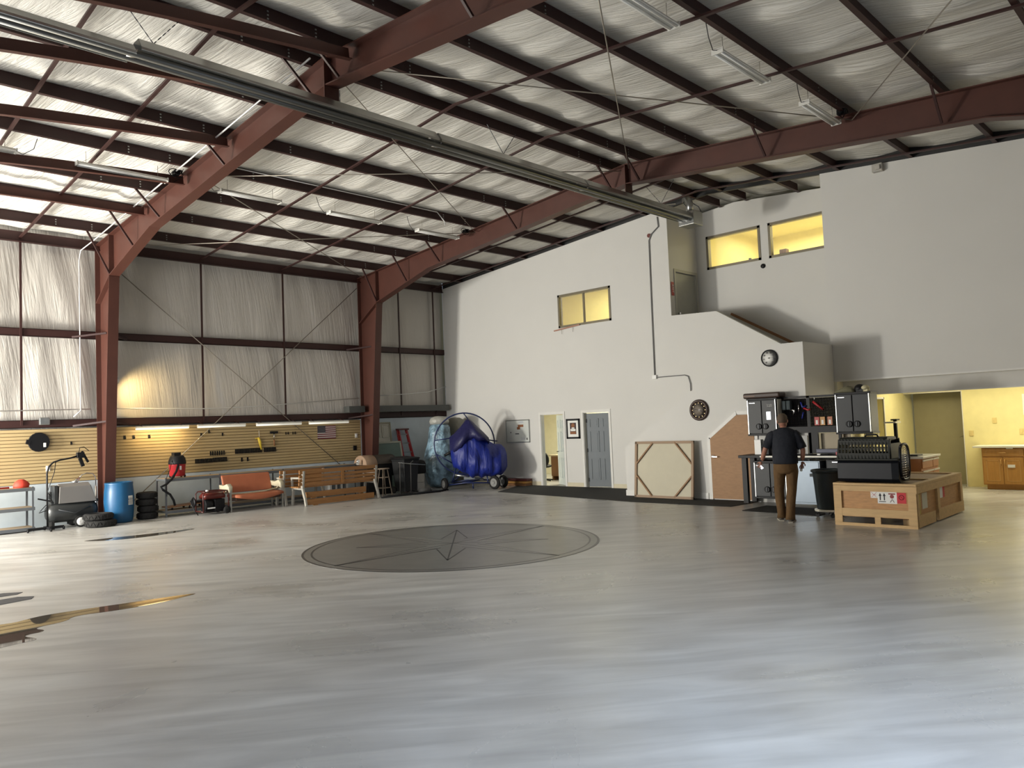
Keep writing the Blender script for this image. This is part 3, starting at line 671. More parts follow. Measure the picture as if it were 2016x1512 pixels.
flat('carpet_runner', [(-.02, -3.35), (-.5, -3.5), (-1.9, -4.2), (-2.2, -6.6), (-2.52, -9.0), (-2.5, -11.35), (-1.75, -11.42), (-1.48, -11.42), (-1.48, -8.1), (-.02, -8.1)], .01, carp, 'charcoal carpet strip along the white wall before the office doors', 'carpet')
flat('floor_mat', [(-2.98, -11.85), (-3.12, -13.35), (-2.2, -13.4), (-2.1, -11.9)], .012, blkr, 'black rubber mat on the floor before the workbench', 'mat')
# ------------------------------------------------------------------ objects along the insulated wall
def shelving(name, x0, x1, y0, y1, zs, label, posts, boards=True):
    r = thing(name, label, 'shelving', ((x0+x1)/2, (y0+y1)/2, 0)); cx, cy = (x0+x1)/2, (y0+y1)/2; m = mat('slotted_steel', (.13, .14, .15), .5, metal=.3)
    for x in posts:
        for y in (y0, y1):
            b = MB(); sy = .035 if y == y0 else -.035; sx = .035 if x < x1-.1 else -.035
            b.box(x-cx, x-cx+sx, y-cy, y-cy+sy*.1, 0, zs[-1]+.02); b.box(x-cx, x-cx+sx*.1, y-cy, y-cy+sy, 0, zs[-1]+.02); b.build('post', m, r)
    for z in zs:
        b = MB()
        for y in (y0, y1): b.box(x0-cx, x1-cx, y-cy-.004, y-cy+.004, z-.065, z)
        for x in posts: b.box(x-cx-.003, x-cx+.003, y0-cy, y1-cy, z-.05, z)
        b.build('shelf_beam', m, r)
        b = MB(); b.box(x0-cx+.005, x1-cx-.005, y0-cy+.006, y1-cy-.006, z-.012, z+.004); b.build('shelf_board', tanw, r)
    return r
shelving('shelving_unit', -13.3, -11.88, -.75, -.27, [.09, .50, .90], 'low grey steel shelving unit cut by the left picture edge', [-13.3, -11.9])
shelving('storage_rack', -9.33, -4.2, -.96, -.42, [.14, .87], 'long grey steel rack under the slat board behind the benches', [-9.33, -8.06, -6.4, -4.2])
b = MB(); P = [(.0, .14), (.02, .15), (.12, .1), (.17, .02), (.17, 0)]
b.lathe([(.14, 0), (.15, .05), (.12, .12), (.05, .17), (.001, .175)], 12, mi=0); b.ell((.06, .02, .06), (.1, .09, .07))
tag(b.build('red_hat', redf, loc=(-12.08, -.55, .906)), 'crumpled red cloth hat on the left shelving unit', 'hat')
b = MB(); b.tube([(-13.0, -.6, .93), (-12.3, -.58, .925)], .018, 8); tag(b.build('red_stick', redf), 'red stick lying on the left shelving unit', 'stick')
b = MB(); b.lathe([(.2, -.05), (.21, -.03), (.2, .0), (.12, .012), (.0, .012)], 20, (0, 0, 0), 'y'); b.bar((-.16, -.03, 0), (-.24, -.03, .02), .05, .1)
r = tag(b.build('round_pan', blk, loc=(-11.63, -.03, 1.83)), 'round black pan hanging on the slat board at the far left', 'pan')
b = MB(); b.box(.08, .13, -.056, -.051, -.11, -.02); b.build('sticker', paper, r)
def hook(x, z, label, group, w=.03, h=.07):
    r = thing('slatwall_hook', label, 'hook', (x, -.006, z), 0, group)
    b = MB(); b.box(-w/2, w/2, -.012, 0, -h/2, h/2); b.build('back_plate', blk, r)
    b = MB(); b.tube([(0, -.012, -h*.3), (0, -.08, -h*.3), (0, -.1, -h*.05)], .005, 5); b.build('prong', blk, r)
    return r
hook(-10.99, 1.78, 'single black hook left of the drum column', None)
for i, x in enumerate((-9.87, -9.67, -9.32)): hook(x, 1.86, ['leftmost', 'middle', 'rightmost'][i]+' of three black hooks under the warm tube light', 'three hooks under the warm tube light', .05, .09)
for x, z, l in ((-8.07, 1.85, 'black hook at the upper left of the sagging cable'), (-7.87, 1.92, 'black hook just under the second tube light'), (-7.52, 1.84, 'black hook right of the cable under the second tube light')): hook(x, z, l, 'scattered upper hooks', .035, .08)
for x in (-5.75, -5.68, -5.54, -5.47): hook(x, 1.80, 'black hook in the row of four right of the hammer', 'row of four hooks right of the hammer', .025, .07)
for i in range(7): hook(-7.84+i*.058, 1.375, 'black hook in the short row of seven above the long row', 'short row of seven hooks', .03, .11)
for i in range(22): hook(-8.22+i*.0375, 1.2 if i < 12 else 1.21, 'black hook in the long lower row near the shop vacuum', 'long lower row of hooks', .027, .11)
for i in range(25): hook(-7.18+i*.044+(.05 if i > 16 else 0), 1.385, 'black hook in the dense right-hand row below the hammer', 'dense right-hand row of hooks', .033, .12)
for i in range(2): hook(-7.02+.16*i, 1.17, ['left', 'right'][i]+' hook of the pair below the dense row', 'pair of hooks below the dense row', .04, .1)
r = thing('rubber_mallet', 'mallet with dark head hanging on the slat board', 'hammer', (-6.12, -.05, 1.84))
b = MB(); b.box(-.11, .11, -.03, .03, -.035, .03); b.build('head', blk, r, bevel=.012); b = MB(); b.tube([(0, 0, -.03), (0, 0, -.2)], .013, 8); b.build('handle', chrome, r); b = MB(); b.tube([(0, 0, -.2), (.005, 0, -.36)], .022, 8); b.build('grip', bare, r)
r = thing('extension_reel', 'yellow tool hanging from a cord on the slat board', 'tool', (-6.55, -.05, 1.6))
b = MB(); b.tube([(0, 0, .3), (.01, 0, .12)], .006, 5); b.build('cord', paper, r); b = MB(); b.tube([(-.02, 0, .12), (.02, 0, 0), (.06, 0, -.2)], [.03, .04, .02], 8); b.box(-.1, 0, -.01, .01, .08, .11); b.build('body', yelp, r)
# flag
fx0, fx1, fz0, fz1 = -4.78, -4.19, 1.60, 1.97
r = thing('wall_flag', 'small dark flag with stars and stripes pinned on the slat board', 'flag', (-4.5, -.02, 1.6))
b = MB(); n = 13; h = (fz1-fz0)/n
for i in range(n): b.box(fx0+4.5, fx1+4.5, 0, .006, (fz1-fz0)-(i+1)*h, (fz1-fz0)-i*h, i % 2)
b.build('stripes', [flagr, flagw], r)
b = MB(); b.box(fx0+4.5, fx0+4.5+.25, -.003, 0, (fz1-fz0)-7*h, fz1-fz0); cz = b.build('canton', flagb, r)
b = MB()
for row in range(9):
    for c_ in range(6 if row % 2 == 0 else 5):
        x = fx0+4.5+.022+(c_+(0 if row % 2 == 0 else .5))*.041; z = (fz1-fz0)-.012-row*.0218
        pts = [(x+(.008 if k % 2 == 0 else .0035)*math.sin(k*PI/5), z+(.008 if k % 2 == 0 else .0035)*math.cos(k*PI/5)) for k in range(10)]
        b.prism(pts, 'y', -.0045, -.003)
st = b.build('stars', flagw, cz); st['kind'] = 'stuff'
# small plates
for (x, z), l in (((-11.45, 1.25), 'white outlet plate on the slat board behind the bent pole'), ((-3.5, 1.65), 'white switch plate at the right end of the slat board')):
    b = MB(); b.box(x-.04, x+.04, -.02, -.006, z-.06, z+.06); b.box(x-.012, x+.012, -.026, -.02, z-.03, z+.03); tag(b.build('outlet_plate', white, bevel=.003), l, 'outlet', 'wall plates')
b = MB(); b.box(-3.62, -3.5, -.03, -.006, 1.22, 1.36); tag(b.build('wall_gauge', blk, bevel=.01), 'small black box low at the right end of the slat board', 'box')
# bent black pole stand with a camera-like head
r = thing('pole_stand', 'black wheeled stand with a bent pole and hanging tool head', 'stand', (-11.71, -.95, 0))
b = MB(); b.tube([(0, 0, .06), (0, 0, .9), (.0, 0, 1.18), (.04, 0, 1.32), (.12, 0, 1.40), (.25, 0, 1.44), (.45, 0, 1.47), (.56, 0, 1.50)], .018, 8); b.build('pole', blk, r)
b = MB(); b.bar((-.35, 0, .06), (.3, 0, .06), .05); b.bar((0, -.25, .06), (0, .2, .06), .05)
for x, y in ((-.35, 0), (.3, 0), (0, -.25), (0, .2)): b.lathe([(.035, -.015), (.035, .015)], 10, (x, y, .035), 'x')
b.build('base', blk, r)
b = MB(); b.box(.56, .70, -.05, .05, 1.46, 1.58, M=Matrix.Rotation(0, 4, 'Y')); b.bar((.62, 0, 1.46), (.68, 0, 1.28), .05, .07); b.bar((.66, 0, 1.60), (.78, 0, 1.36), .02, .05); b.build('tool_head', blk, r, bevel=.006)
b = MB(); b.tube([(.16, 0, 1.40), (.13, -.03, 1.2), (.05, -.02, .95), (.0, -.02, .8), (.06, -.03, .7)], .008, 5); b.tube([(.6, 0, 1.57), (.62, 0, 1.68), (.7, 0, 1.69), (.8, 0, 1.6)], .008, 5); b.tube([(0, 0, .55), (-.12, 0, .42), (-.15, 0, .38), (.0, 0, .42)], .008, 5); b.build('cable', blk, r)
b = MB(); b.bar((-.17, 0, .67), (.06, 0, .6), .03); b.build('lever', blk, r)
# air compressor
r = thing('air_compressor', 'dark horizontal air compressor with a grey motor hood', 'compressor', (-11.17, -.62, 0))
tk = mat('charcoal_tank_paint', (.03, .032, .032), .35)
b = MB(); b.lathe([(.001, -.5), (.12, -.485), (.19, -.43), (.215, -.34), (.215, .34), (.19, .43), (.12, .485), (.001, .5)], 24, (0, 0, .33), 'x'); b.build('tank', tk, r)
b = MB(); b.loft([[(x, -.17, .52), (x+.02*s, -.17, .86), (x+.02*s, .0, .93), (x+.02*s, .17, .86), (x, .17, .52)] for x, s in ((-.28, 1), (-.27, 1), (.42, -4), (.45, -6))], smooth=False); b.build('motor_hood', mat('motor_hood_grey', (.2, .19, .18), .55), r, bevel=.01)
b = MB(); b.box(-.36, -.29, -.15, .15, .52, .9); b.box(-.42, .5, -.12, .12, .5, .56); b.tube([(-.4, -.1, .56), (-.46, -.12, .7), (-.42, -.12, .78)], .03, 8); b.box(-.47, -.4, -.15, -.05, .64, .74); b.build('pump_base', tk, r, bevel=.01)
b = MB(); b.tube([(-.3, -.215, .4), (0, -.24, .3), (.3, -.215, .42)], .01, 6); b.build('air_line', dgrey, r)
for y in (-.27, .27):
    b = MB(); b.lathe([(.05, -.03), (.115, -.03), (.12, 0), (.115, .03), (.05, .03)], 20, (.1, y, .12), 'y'); w_ = b.build('wheel', blkr, r)
    b = MB(); b.lathe([(.0, -.036), (.02, -.04), (.085, -.034), (.085, .034), (0, .034)], 20, (.1, y, .12), 'y'); b.build('hub', white, w_)
b = MB(); b.box(-.42, -.36, -.15, .15, 0, .16); b.box(-.06, .0, -.1, .1, .06, .14); b.build('foot', blkr, r)
# gooseneck lamp
r = thing('gooseneck_lamp', 'silver gooseneck lamp standing beside the drum column', 'lamp', (-10.58, -.27, 0))
b = MB(); b.tube([(0, 0, .02), (0, 0, .8)], .02, 8); b.tube([(0, 0, .8), (-.0, 0, 1.0), (-.06, 0, 1.09), (-.18, 0, 1.11), (-.28, 0, 1.07), (-.34, 0, 1.0)], .01, 8); b.build('stem', chrome, r)
b = MB(); b.lathe([(.1, 0), (.1, .02), (.03, .03)], 18); b.build('base', chrome, r); b = MB(); b.tube([(-.33, 0, 1.02), (-.40, 0, .94), (-.44, 0, .9)], [.03, .05, .07], 12); b.build('lamp_head', chrome, r)
# tyres
def tyre(name, R, W, loc, label, group, rot=0, cat='tyre'):
    r = tag(MB().lathe([(R*.62, .02), (R*.7, 0), (R*.93, .01), (R, W*.25), (R, W*.75), (R*.93, W-.01), (R*.7, W), (R*.62, W-.02), (R*.6, W/2), (R*.62, .02)], 30).build(name, blkr, loc=loc), label, cat, group)
    b = MB()
    for i in range(30):
        a = 2*PI*i/30; M_ = Matrix.Rotation(a, 4, 'Z') @ Matrix.Rotation(.5 if i % 2 else -.5, 4, 'X'); b.box(R-.004, R+.008, -.012, .012, -W*.3, W*.3, 0, Matrix.Translation((0, 0, W/2)) @ M_)
    t = b.build('tread', blkr, r); t['kind'] = 'stuff'
    return r
tyre('tyre', .30, .145, (-10.80, -1.28, 0), 'lower of two tyres lying flat before the compressor', 'two flat tyres'); tyre('tyre', .285, .14, (-10.84, -1.26, .146), 'upper of two tyres lying flat before the compressor', 'two flat tyres')
for i, dx in enumerate((0, .02, -.01, .0)): tyre('tyre', .215, .15, (-9.66+dx, -.74, .152*i), ['bottom', 'second from the bottom', 'third from the bottom', 'top'][i]+' tyre of the stack right of the blue drum', 'stack of four tyres')
# blue drum
r = thing('blue_drum', 'blue plastic drum before the first red column', 'drum', (-10.28, -.82, 0))
b = MB(); b.lathe([(.0, .02), (.25, 0), (.275, .03), (.285, .12), (.30, .35), (.305, .5), (.295, .68), (.28, .82), (.285, .84), (.285, .87), (.27, .88), (.265, .86), (0, .855)], 36); b.build('body', bluep, r)
b = MB(); b.lathe([(.035, .855), (.035, .875), (0, .876)], 12, (.12, 0, 0)); b.lathe([(.03, .855), (.03, .875), (0, .876)], 12, (-.12, .05, 0)); b.build('bung', bluep, r)
b = MB()
for i in range(5):
    a0 = -1.25+i*.09; a1 = a0+.09; R_ = .3055
    b.add([(R_*math.cos(a0), R_*math.sin(a0), .38), (R_*math.cos(a1), R_*math.sin(a1), .38), (R_*.995*math.cos(a1), R_*.995*math.sin(a1), .58), (R_*.995*math.cos(a0), R_*.995*math.sin(a0), .58)], [(0,1,2,3)])
lb_ = b.build('paper_label', paper, r)
b = MB()
for k in range(5): b.box(.09, .2, -.296, -.29, .40+k*.03, .408+k*.03)
b.build('label_print', ink, lb_)
# shop vacuum
r = thing('shop_vacuum', 'red and black shop vacuum standing on the rack', 'vacuum', (-8.95, -.7, .874))
b = MB(); b.lathe([(.15, .03), (.17, .05), (.185, .3), (.19, .31)], 24); b.build('drum_body', redp, r)
b = MB(); b.lathe([(.19, .31), (.2, .33), (.19, .4), (.15, .5), (.1, .52)], 24); b.box(-.1, .06, -.08, .08, .48, .58); b.box(.04, .16, -.09, .09, .4, .46); b.build('motor_top', blk, r, bevel=.006)
b = MB()
for s in (-1, 1): b.lathe([(.03, -.015), (.03, .015)], 10, (s*.13, -.1, .03), 'x'); b.lathe([(.03, -.015), (.03, .015)], 10, (s*.13, .1, .03), 'x')
b.build('caster', blk, r)
b = MB(); b.tube([(-.05, -.19, .3), (-.12, -.24, .15), (-.25, -.28, -.02), (-.37, -.3, -.12), (-.50, -.32, -.17), (-.46, -.33, -.24), (-.3, -.32, -.36), (-.22, -.31, -.5), (-.19, -.3, -.62)], .026, 10); b.build('hose', blk, r)
b = MB(); b.tube([(-.15, -.1, .42), (-.25, -.2, .2), (-.36, -.28, .02), (-.36, -.29, -.4)], .008, 6); b.build('power_cord', blk, r)
b = MB(); b.box(-.02, .02, -.192, -.186, .18, .27); b.build('vent_label', white, r)
# creeper
r = thing('mechanic_creeper', 'low wheeled creeper board on the bottom of the rack', 'creeper', (-8.75, -.7, .144))
b = MB(); b.hexa([(-.5, -.2, .05), (.45, -.2, .09), (.45, .2, .09), (-.5, .2, .05), (-.5, -.2, .075), (.45, -.2, .115), (.45, .2, .115), (-.5, .2, .075)]); b.build('board', bare, r, bevel=.01)
b = MB(); b.box(.15, .45, -.18, .18, .116, .145); b.build('headrest', blk, r, bevel=.012)
for x in (-.4, .0, .38):
    for y in (-.17, .17):
        b = MB(); b.lathe([(.025, -.012), (.025, .012)], 10, (x, y, .025), 'y'); b.box(x-.01, x+.01, y-.01, y+.01, .02, .08); b.build('caster', blk, r)
# generator
r = thing('portable_generator', 'small red framed generator on the floor left of the orange seat', 'generator', (-8.42, -1.35, 0))
b = MB(); fr = [(-.3, -.2, .06), (-.3, -.2, .48), (-.25, -.2, .53), (.25, -.2, .53), (.3, -.2, .48), (.3, -.2, .06)]
for y in (-.2, .2): b.tube([(x, y, z) for x, _, z in fr], .015, 7)
for x, z in ((-.3, .08), (.3, .08), (-.25, .53), (.25, .53)): b.tube([(x, -.2, z), (x, .2, z)], .015, 7)
b.build('tube_frame', mat('dark_red_frame', (.06, .01, .008), .4), r)
b = MB(); b.loft([[(x, -.15, .36), (x, -.17, z*.95), (x, -.1, z), (x, .1, z), (x, .17, z*.95), (x, .15, .36)] for x, z in ((-.24, .44), (-.2, .5), (.2, .5), (.24, .44))]); b.build('fuel_tank', mat('deep_red_paint', (.1, .012, .008), .35), r)
b = MB(); b.lathe([(.035, .5), (.035, .56), (0, .565)], 12, (-.12, 0, 0)); b.build('fuel_cap', white, r)
b = MB(); b.lathe([(.14, -.1), (.15, 0), (.12, .08)], 16, (-.12, -.02, .22), 'x'); b.box(0, .24, -.14, .14, .08, .34); b.box(-.22, .2, -.13, .13, .05, .1); b.build('engine', blk, r, bevel=.01)
b = MB(); b.box(-.2, -.02, -.2, -.19, .14, .17); b.build('maker_plate', white, r)
for s in (-1, 1):
    b = MB(); b.lathe([(.03, -.025), (.08, -.025), (.085, 0), (.08, .025), (.03, .025)], 16, (.24, s*.24, .085), 'y'); b.build('wheel', blkr, r)
b = MB(); b.lathe([(.04, -.02), (.1, -.02), (.12, 0), (.1, .02)], 14, (-.42, .05, .3), 'x'); b.tube([(-.42, .05, .42), (-.5, .0, .3), (-.45, -.1, .1), (-.4, -.15, .02)], .012, 6); b.build('hose_bundle', blk, r)
# orange seat
r = thing('orange_settee', 'two-seat settee with orange cushions and cream arms', 'settee', (-7.42, -1.28, 0))
b = MB(); b.loft([[(-.62, y, z), (.62, y, z), (.62, y+.07, z+.02), (-.62, y+.07, z+.02)] for y, z in ((.12, .42), (.17, .6), (.25, .84))], smooth=False); b.build('backrest', orange, r, bevel=.025)
rg = []
for i in range(9):
    u = i/8; x = -.56+1.22*u; d = .03*math.sin(PI*u); z = .36
    rg.append([(x, -.36, z-.02-d*3), (x, -.38, z+.015), (x, -.3, z+.05-d*.4), (x, .08, z+.05-d*.3), (x, .12, z), (x, .05, z-.03-d*3)])
b = MB(); b.loft(rg); b.build('seat', orange, r)
b = MB(); b.box(-.55, .62, -.32, .06, .25, .34); b.build('seat_underside', mat('dark_brown_webbing', (.05, .03, .02), .9), r, bevel=.02)
for s in (-1, 1):
    b = MB(); x = s*.66
    sec = lambda y, z, h: [(x-.045, y, z), (x+.045, y, z), (x+.055, y, z+h), (x-.055, y, z+h)]
    b.loft([sec(-.3, .46, .14), sec(-.2, .5, .17), sec(0, .5, .12), sec(.2, .52, .12)]); b.bar((x, -.28, .58), (x, -.05, .44), .1, .03); b.build('armrest', plas_w, r, bevel=.015)
    for y in (-.3, .22):
        b = MB(); b.bar((x, y, 0), (x, y, .52), .035); b.build('leg', galv, r)
b = MB(); b.tube([(-.64, -.1, .5), (-.55, -.12, .42), (-.2, -.1, .40), (.3, -.06, .41), (.64, -.08, .46)], .022, 8); b.build('frame_rail', plas_w, r)
# park benches
def park_bench(x, y, rot, label, D=.5, L=2.15, group='pine slatted park benches'):
    r = thing('park_bench', label, 'bench', (x, y, 0), rot, group)
    for s in (-1, 1):
        b = MB(); X = s*L/2
        b.bar((X, .0, .44), (X, -.10, .2), .06, .07); b.bar((X, -.10, .22), (X, -.16, .0), .06, .06); b.bar((X, 0, .42), (X, -.06, .86), .06, .08)
        b.bar((X, 0, .42), (X, D-.02, .43), .06, .06); b.bar((X, D-.06, .43), (X, D, 0), .06, .06); b.bar((X, D-.02, .44), (X, D, .66), .05, .05); b.bar((X, D+.02, .67), (X, -.03, .68), .06, .05)
        b.build('end_casting', castm, r, bevel=.01)
    for i, z in enumerate((.50, .59, .68, .78)):
        b = MB(); yy = -.02-(z-.42)*.12; b.box(-L/2-.12, L/2+.05, yy-.015, yy+.02, z, z+(.075 if i < 3 else .095)); b.build('back_slat', pine, r, bevel=.006)
    b = MB(); b.box(.0, .07, -.09, -.055, .48, .8); b.build('back_batten', pine, r)
    for i in range(5):
        b = MB(); b.box(-L/2-.1, L/2+.05, .03+i*(D-.05)/5, .03+i*(D-.05)/5+(D-.05)/5-.012, .44, .47); b.build('seat_slat', pine, r, bevel=.005)
    return r
park_bench(-5.36, -1.98, 0, 'pine park bench seen from behind, in front of the rack')
park_bench(-6.05, -1.33, 0, 'shorter pine bench half hidden between the settee and the front bench', D=.33, L=1.1)
for i, (z, y) in enumerate(((.0, -2.12), (.17, -2.02))):
    b = MB(); b.box(-6.4 if i == 0 else -6.35, -4.42 if i == 0 else -4.6, y, y+.05, z+.02, z+.16); b.box(-6.2, -6.1, y-.005, y+.07, z, z+.021) ; b.box(-4.8, -4.7, y-.005, y+.07, z, z+.021)
    tag(b.build('loose_plank', pine), ['lower', 'upper'][i]+' of two loose pine planks on edge below the front bench', 'plank', 'loose pine planks')
b = MB()
for i in range(7): b.box(-4.95+i*.085, -4.89+i*.085, -.85, -.6, .145, .42+.02*(i % 3), i % 2)
tag(b.build('bottle_row', [white, grey]), 'row of pale cans on the rack behind the front bench', 'cans')['kind'] = 'stuff'
# barrel grill with tan cover
r = thing('barrel_smoker', 'dark barrel-shaped lid with a tan end at the foot of the second column', 'smoker', (-3.75, -1.15, 0))
cs = [(.3*math.cos(a), .3*math.sin(a)*.85) for a in [PI*i/10 for i in range(11)]]
b = MB(); b.loft([[(x, c, .84+s) for c, s in cs] for x in (-.05, .45, .62)]); b.build('lid', mat('dark_brown_vinyl', (.035, .027, .02), .5), r, bevel=.01)
b = MB(); b.loft([[(x, c*1.02, .84+s*1.03) for c, s in cs] for x in (-.42, -.05)]); b.build('tan_cover', mat('tan_canvas', (.3, .2, .13), .7), r, bevel=.01)
b = MB(); b.box(-.4, .6, -.27, .27, .5, .84); b.box(-.3, .5, -.2, .2, .0, .5); b.build('cabinet_body', blk, r, bevel=.01)
b = MB(); b.lathe([(.05, -.03), (.06, 0), (.03, .03)], 12, (-.55, -.1, .95), 'y'); b.box(-.62, -.45, -.12, -.05, .86, .92); b.build('side_fittings', chrome, r)
# stool
r = thing('bar_stool', 'tall round wooden bar stool before the second red column', 'stool', (-3.9, -1.85, 0)); sm = mat('grey_weathered_wood', (.24, .19, .14), .6)
b = MB(); b.lathe([(0, .72), (.15, .72), (.165, .735), (.15, .75), (0, .75)], 22); b.build('seat', sm, r)
for a in (45, 135, 225, 315):
    c, s = math.cos(math.radians(a)), math.sin(math.radians(a)); b = MB(); b.tube([(.1*c, .1*s, .725), (.22*c, .22*s, 0)], .014, 8); b.build('leg', sm, r)
for z, q in ((.5, .155), (.22, .2)):
    b = MB(); C4 = [(q*math.cos(math.radians(a)), q*math.sin(math.radians(a)), z) for a in (45, 135, 225, 315)]
    for p, q2 in zip(C4, C4[1:]+C4[:1]): b.tube([p, q2], .009, 6)
    b.build('rung', sm, r)
# wheeled bin and the folded frame around it
r = thing('wheeled_bin', 'tall black wheeled bin with a lid, right of the bar stool', 'bin', (-3.08, -1.75, 0))
b = MB(); b.loft([[(-.24*k, -.26*k, z), (.24*k, -.26*k, z), (.24*k, .26*k, z), (-.24*k, .26*k, z)] for z, k in ((.06, .85), (.9, 1.08), (.92, 1.14), (.95, 1.14))], smooth=False); b.build('body', mat('black_bin_plastic', (.008, .009, .01), .55), r, bevel=.015)
b = MB(); b.hexa([(-.29, -.32, .95), (.29, -.32, .95), (.29, .32, .97), (-.29, .32, .97), (-.27, -.3, .99), (.27, -.3, .99), (.27, .3, 1.02), (-.27, .3, 1.02)]); b.tube([(-.22, .34, .97), (.22, .34, .97)], .018, 8); b.build('lid', blk, r, bevel=.01)
for s in (-1, 1):
    b = MB(); b.lathe([(.09, -.025), (.1, 0), (.09, .025)], 16, (s*.24, .24, .1), 'x'); b.build('wheel', blkr, r)
r = thing('folding_frame', 'folded grey metal tube frame leaning around the black bin', 'frame', (-3.3, -2.12, 0)); tf = mat('dull_grey_tube', (.12, .115, .11), .45, metal=.4)
for x0, x1 in ((-.25, -.12), (.12, .22)):
    b = MB(); b.tube([(x0, .02, .0), (x0, .0, .85), (x1, .02, .9)], .014, 8); b.build('upright', tf, r)
b = MB(); b.tube([(-.3, -.01, .88), (.1, -.03, .82), (.62, -.01, .76)], .011, 8); b.build('cross_tube', galv, r)
for i in range(4):
    b = MB(); b.tube([(-4.35+.1*i, -2.35+.05*i, .02), (-2.5+.15*i, -2.55+.07*i, .02)], .02, 8); tag(b.build('black_bar', blk), 'thin black metal bar lying on the floor before the bin', 'bar', 'black bars on the floor')
for i in range(2):
    b = MB(); b.box(-.13, .13, -.14, .14, 0, .235); b.box(-.132, .132, -.02, .02, .1, .13)
    tag(b.build('white_carton', carton, loc=(-2.55, -1.62, .02+.24*i), bevel=.006), ['lower', 'upper'][i]+' white carton right of the black bin', 'carton', 'two white cartons')
b = MB(); b.box(-.15, .15, -.15, .15, 0, .02); tag(b.build('carton_tray', blk, loc=(-2.55, -1.62, 0)), 'thin black tray under the white cartons', 'tray')
b = MB(); b.loft([[(-.17*k, -.13*k, z), (.17*k, -.13*k, z), (.17*k, .13*k, z), (-.17*k, .13*k, z)] for z, k in ((0, .9), (.05, 1), (.28, 1), (.36, .8), (.39, .4))]); tag(b.build('black_backpack', blkr, loc=(-2.52, -1.62, .497)), 'black bag sitting on the white cartons', 'bag')
b = MB(); b.tube([(-.16, 0, .06), (.18, .0, .06)], .06, 14); b.ell((.26, 0, .06), (.05, .05, .05)); tag(b.build('grey_roll', mat('grey_cloth', (.14, .14, .13), .8), loc=(-2.72, -2.1, 0)), 'grey cloth roll on the floor before the cartons', 'roll')
# leaning panels
def lean(nm, x0, x1, zt_, y0, m, label, cat, panels=None, border=None, gap=.05):
    r = thing(nm, label, cat, ((x0+x1)/2, y0, 0)); w_ = (x1-x0)/2; b = MB(); a = math.atan2(-y0-gap, zt_); M_ = Matrix.Rotation(-a, 4, 'X')
    b.box(-w_, w_, 0, .03, 0, zt_, 0, M_); b.build('panel', m, r)
    if border:
        f = MB(); t = .05
        f.box(-w_, -w_+t, -.015, 0, 0, zt_, 0, M_); f.box(w_-t, w_, -.015, 0, 0, zt_, 0, M_); f.box(-w_, w_, -.015, 0, zt_-t, zt_, 0, M_); f.build('edge_frame', border, r)
    if panels:
        for cx, cz, pw, ph in panels:
            f = MB(); t = .02
            f.box(cx-pw, cx-pw+t, -.016, 0, cz-ph, cz+ph, 0, M_); f.box(cx+pw-t, cx+pw, -.016, 0, cz-ph, cz+ph, 0, M_); f.box(cx-pw, cx+pw, -.016, 0, cz+ph-t, cz+ph, 0, M_); f.box(cx-pw, cx+pw, -.016, 0, cz-ph, cz-ph+t, 0, M_); f.box(cx-pw+.05, cx+pw-.05, -.01, 0, cz-ph+.05, cz+ph-.05, 0, M_)
            f.build('raised_panel', m, r)
lean('door_slab', -3.06, -2.3, 2.02, -.28, mat('off_white_moulded_door', (.52, .5, .42), .5), 'off-white panelled door slab leaning on the wall right of the second column', 'door slab', [(x, z, .14, .19) for x in (-.18, .18) for z in (1.75, 1.25, .6)], mat('olive_edge', (.3, .28, .2), .6))
lean('green_panel', -3.04, -2.12, 1.45, -.56, green, 'grey-green board leaning in front of the off-white door slab', 'board', None, mat('pale_green_edge', (.36, .36, .28), .6), .3)
r = thing('step_ladder', 'folded red step ladder leaning on the wall right of the leaning boards', 'ladder', (-1.92, -.62, 0))
T = lambda x, z, y=0: (x, y+z*.28, z)
for s in (-1, 1):
    b = MB(); b.bar(T(s*.26, 0), T(s*.16, 1.76), .03, .09, 0, (1, 0, 0)); b.build('side_rail', redl, r)
    b = MB(); b.bar(T(s*.24, 0, -.1), T(s*.14, 1.72, -.04), .02, .04, 0, (1, 0, 0)); b.build('rear_rail', redl, r)
for i in range(6):
    z = .25+i*.27; w_ = .26-.1*z/1.76; b = MB(); b.box(-w_, w_, z*.28-.04, z*.28+.04, z, z+.035); b.build('step', galv, r)
b = MB(); b.box(-.2, .2, 1.76*.28-.1, 1.76*.28+.06, 1.75, 1.8); b.build('top_cap', mat('dark_red_cap', (.12, .04, .035), .5), r, bevel=.01)
# wrapped bags
def blob(nm, loc, prof, m, label, seed, amp=.06, n=36):
    b = MB(); rings = []
    for rr, z in prof:
        ring = []
        for j in range(n):
            a = 2*PI*j/n; q = rr*(1+amp*noise.noise(Vector((math.cos(a)*1.7+seed, math.sin(a)*1.7, z*2.2)))*2+amp*.5*math.sin(a*5+z*6+seed))
            ring.append((q*math.cos(a), q*math.sin(a), z))
        rings.append(ring)
    b.loft(rings); return tag(b.build(nm, m, loc=loc), label, 'bag')
blob('wrapped_bundle', (-1.36, -1.22, 0), [(.05, 0), (.3, .03), (.38, .12), (.46, .35), (.51, .6), (.49, .85), (.42, 1.05), (.36, 1.3), (.33, 1.6), (.31, 1.78), (.27, 1.86), (.1, 1.9)], bagm, 'tall bundle wrapped in pale blue plastic behind the ring', 1.3)
blob('plastic_hood', (-1.36, -1.22, 1.87), [(.1, 0), (.27, .02), (.29, .1), (.25, .2), (.13, .25), (.02, .26)], bagw, 'clear plastic gathered on top of the blue wrapped bundle', 4.1)
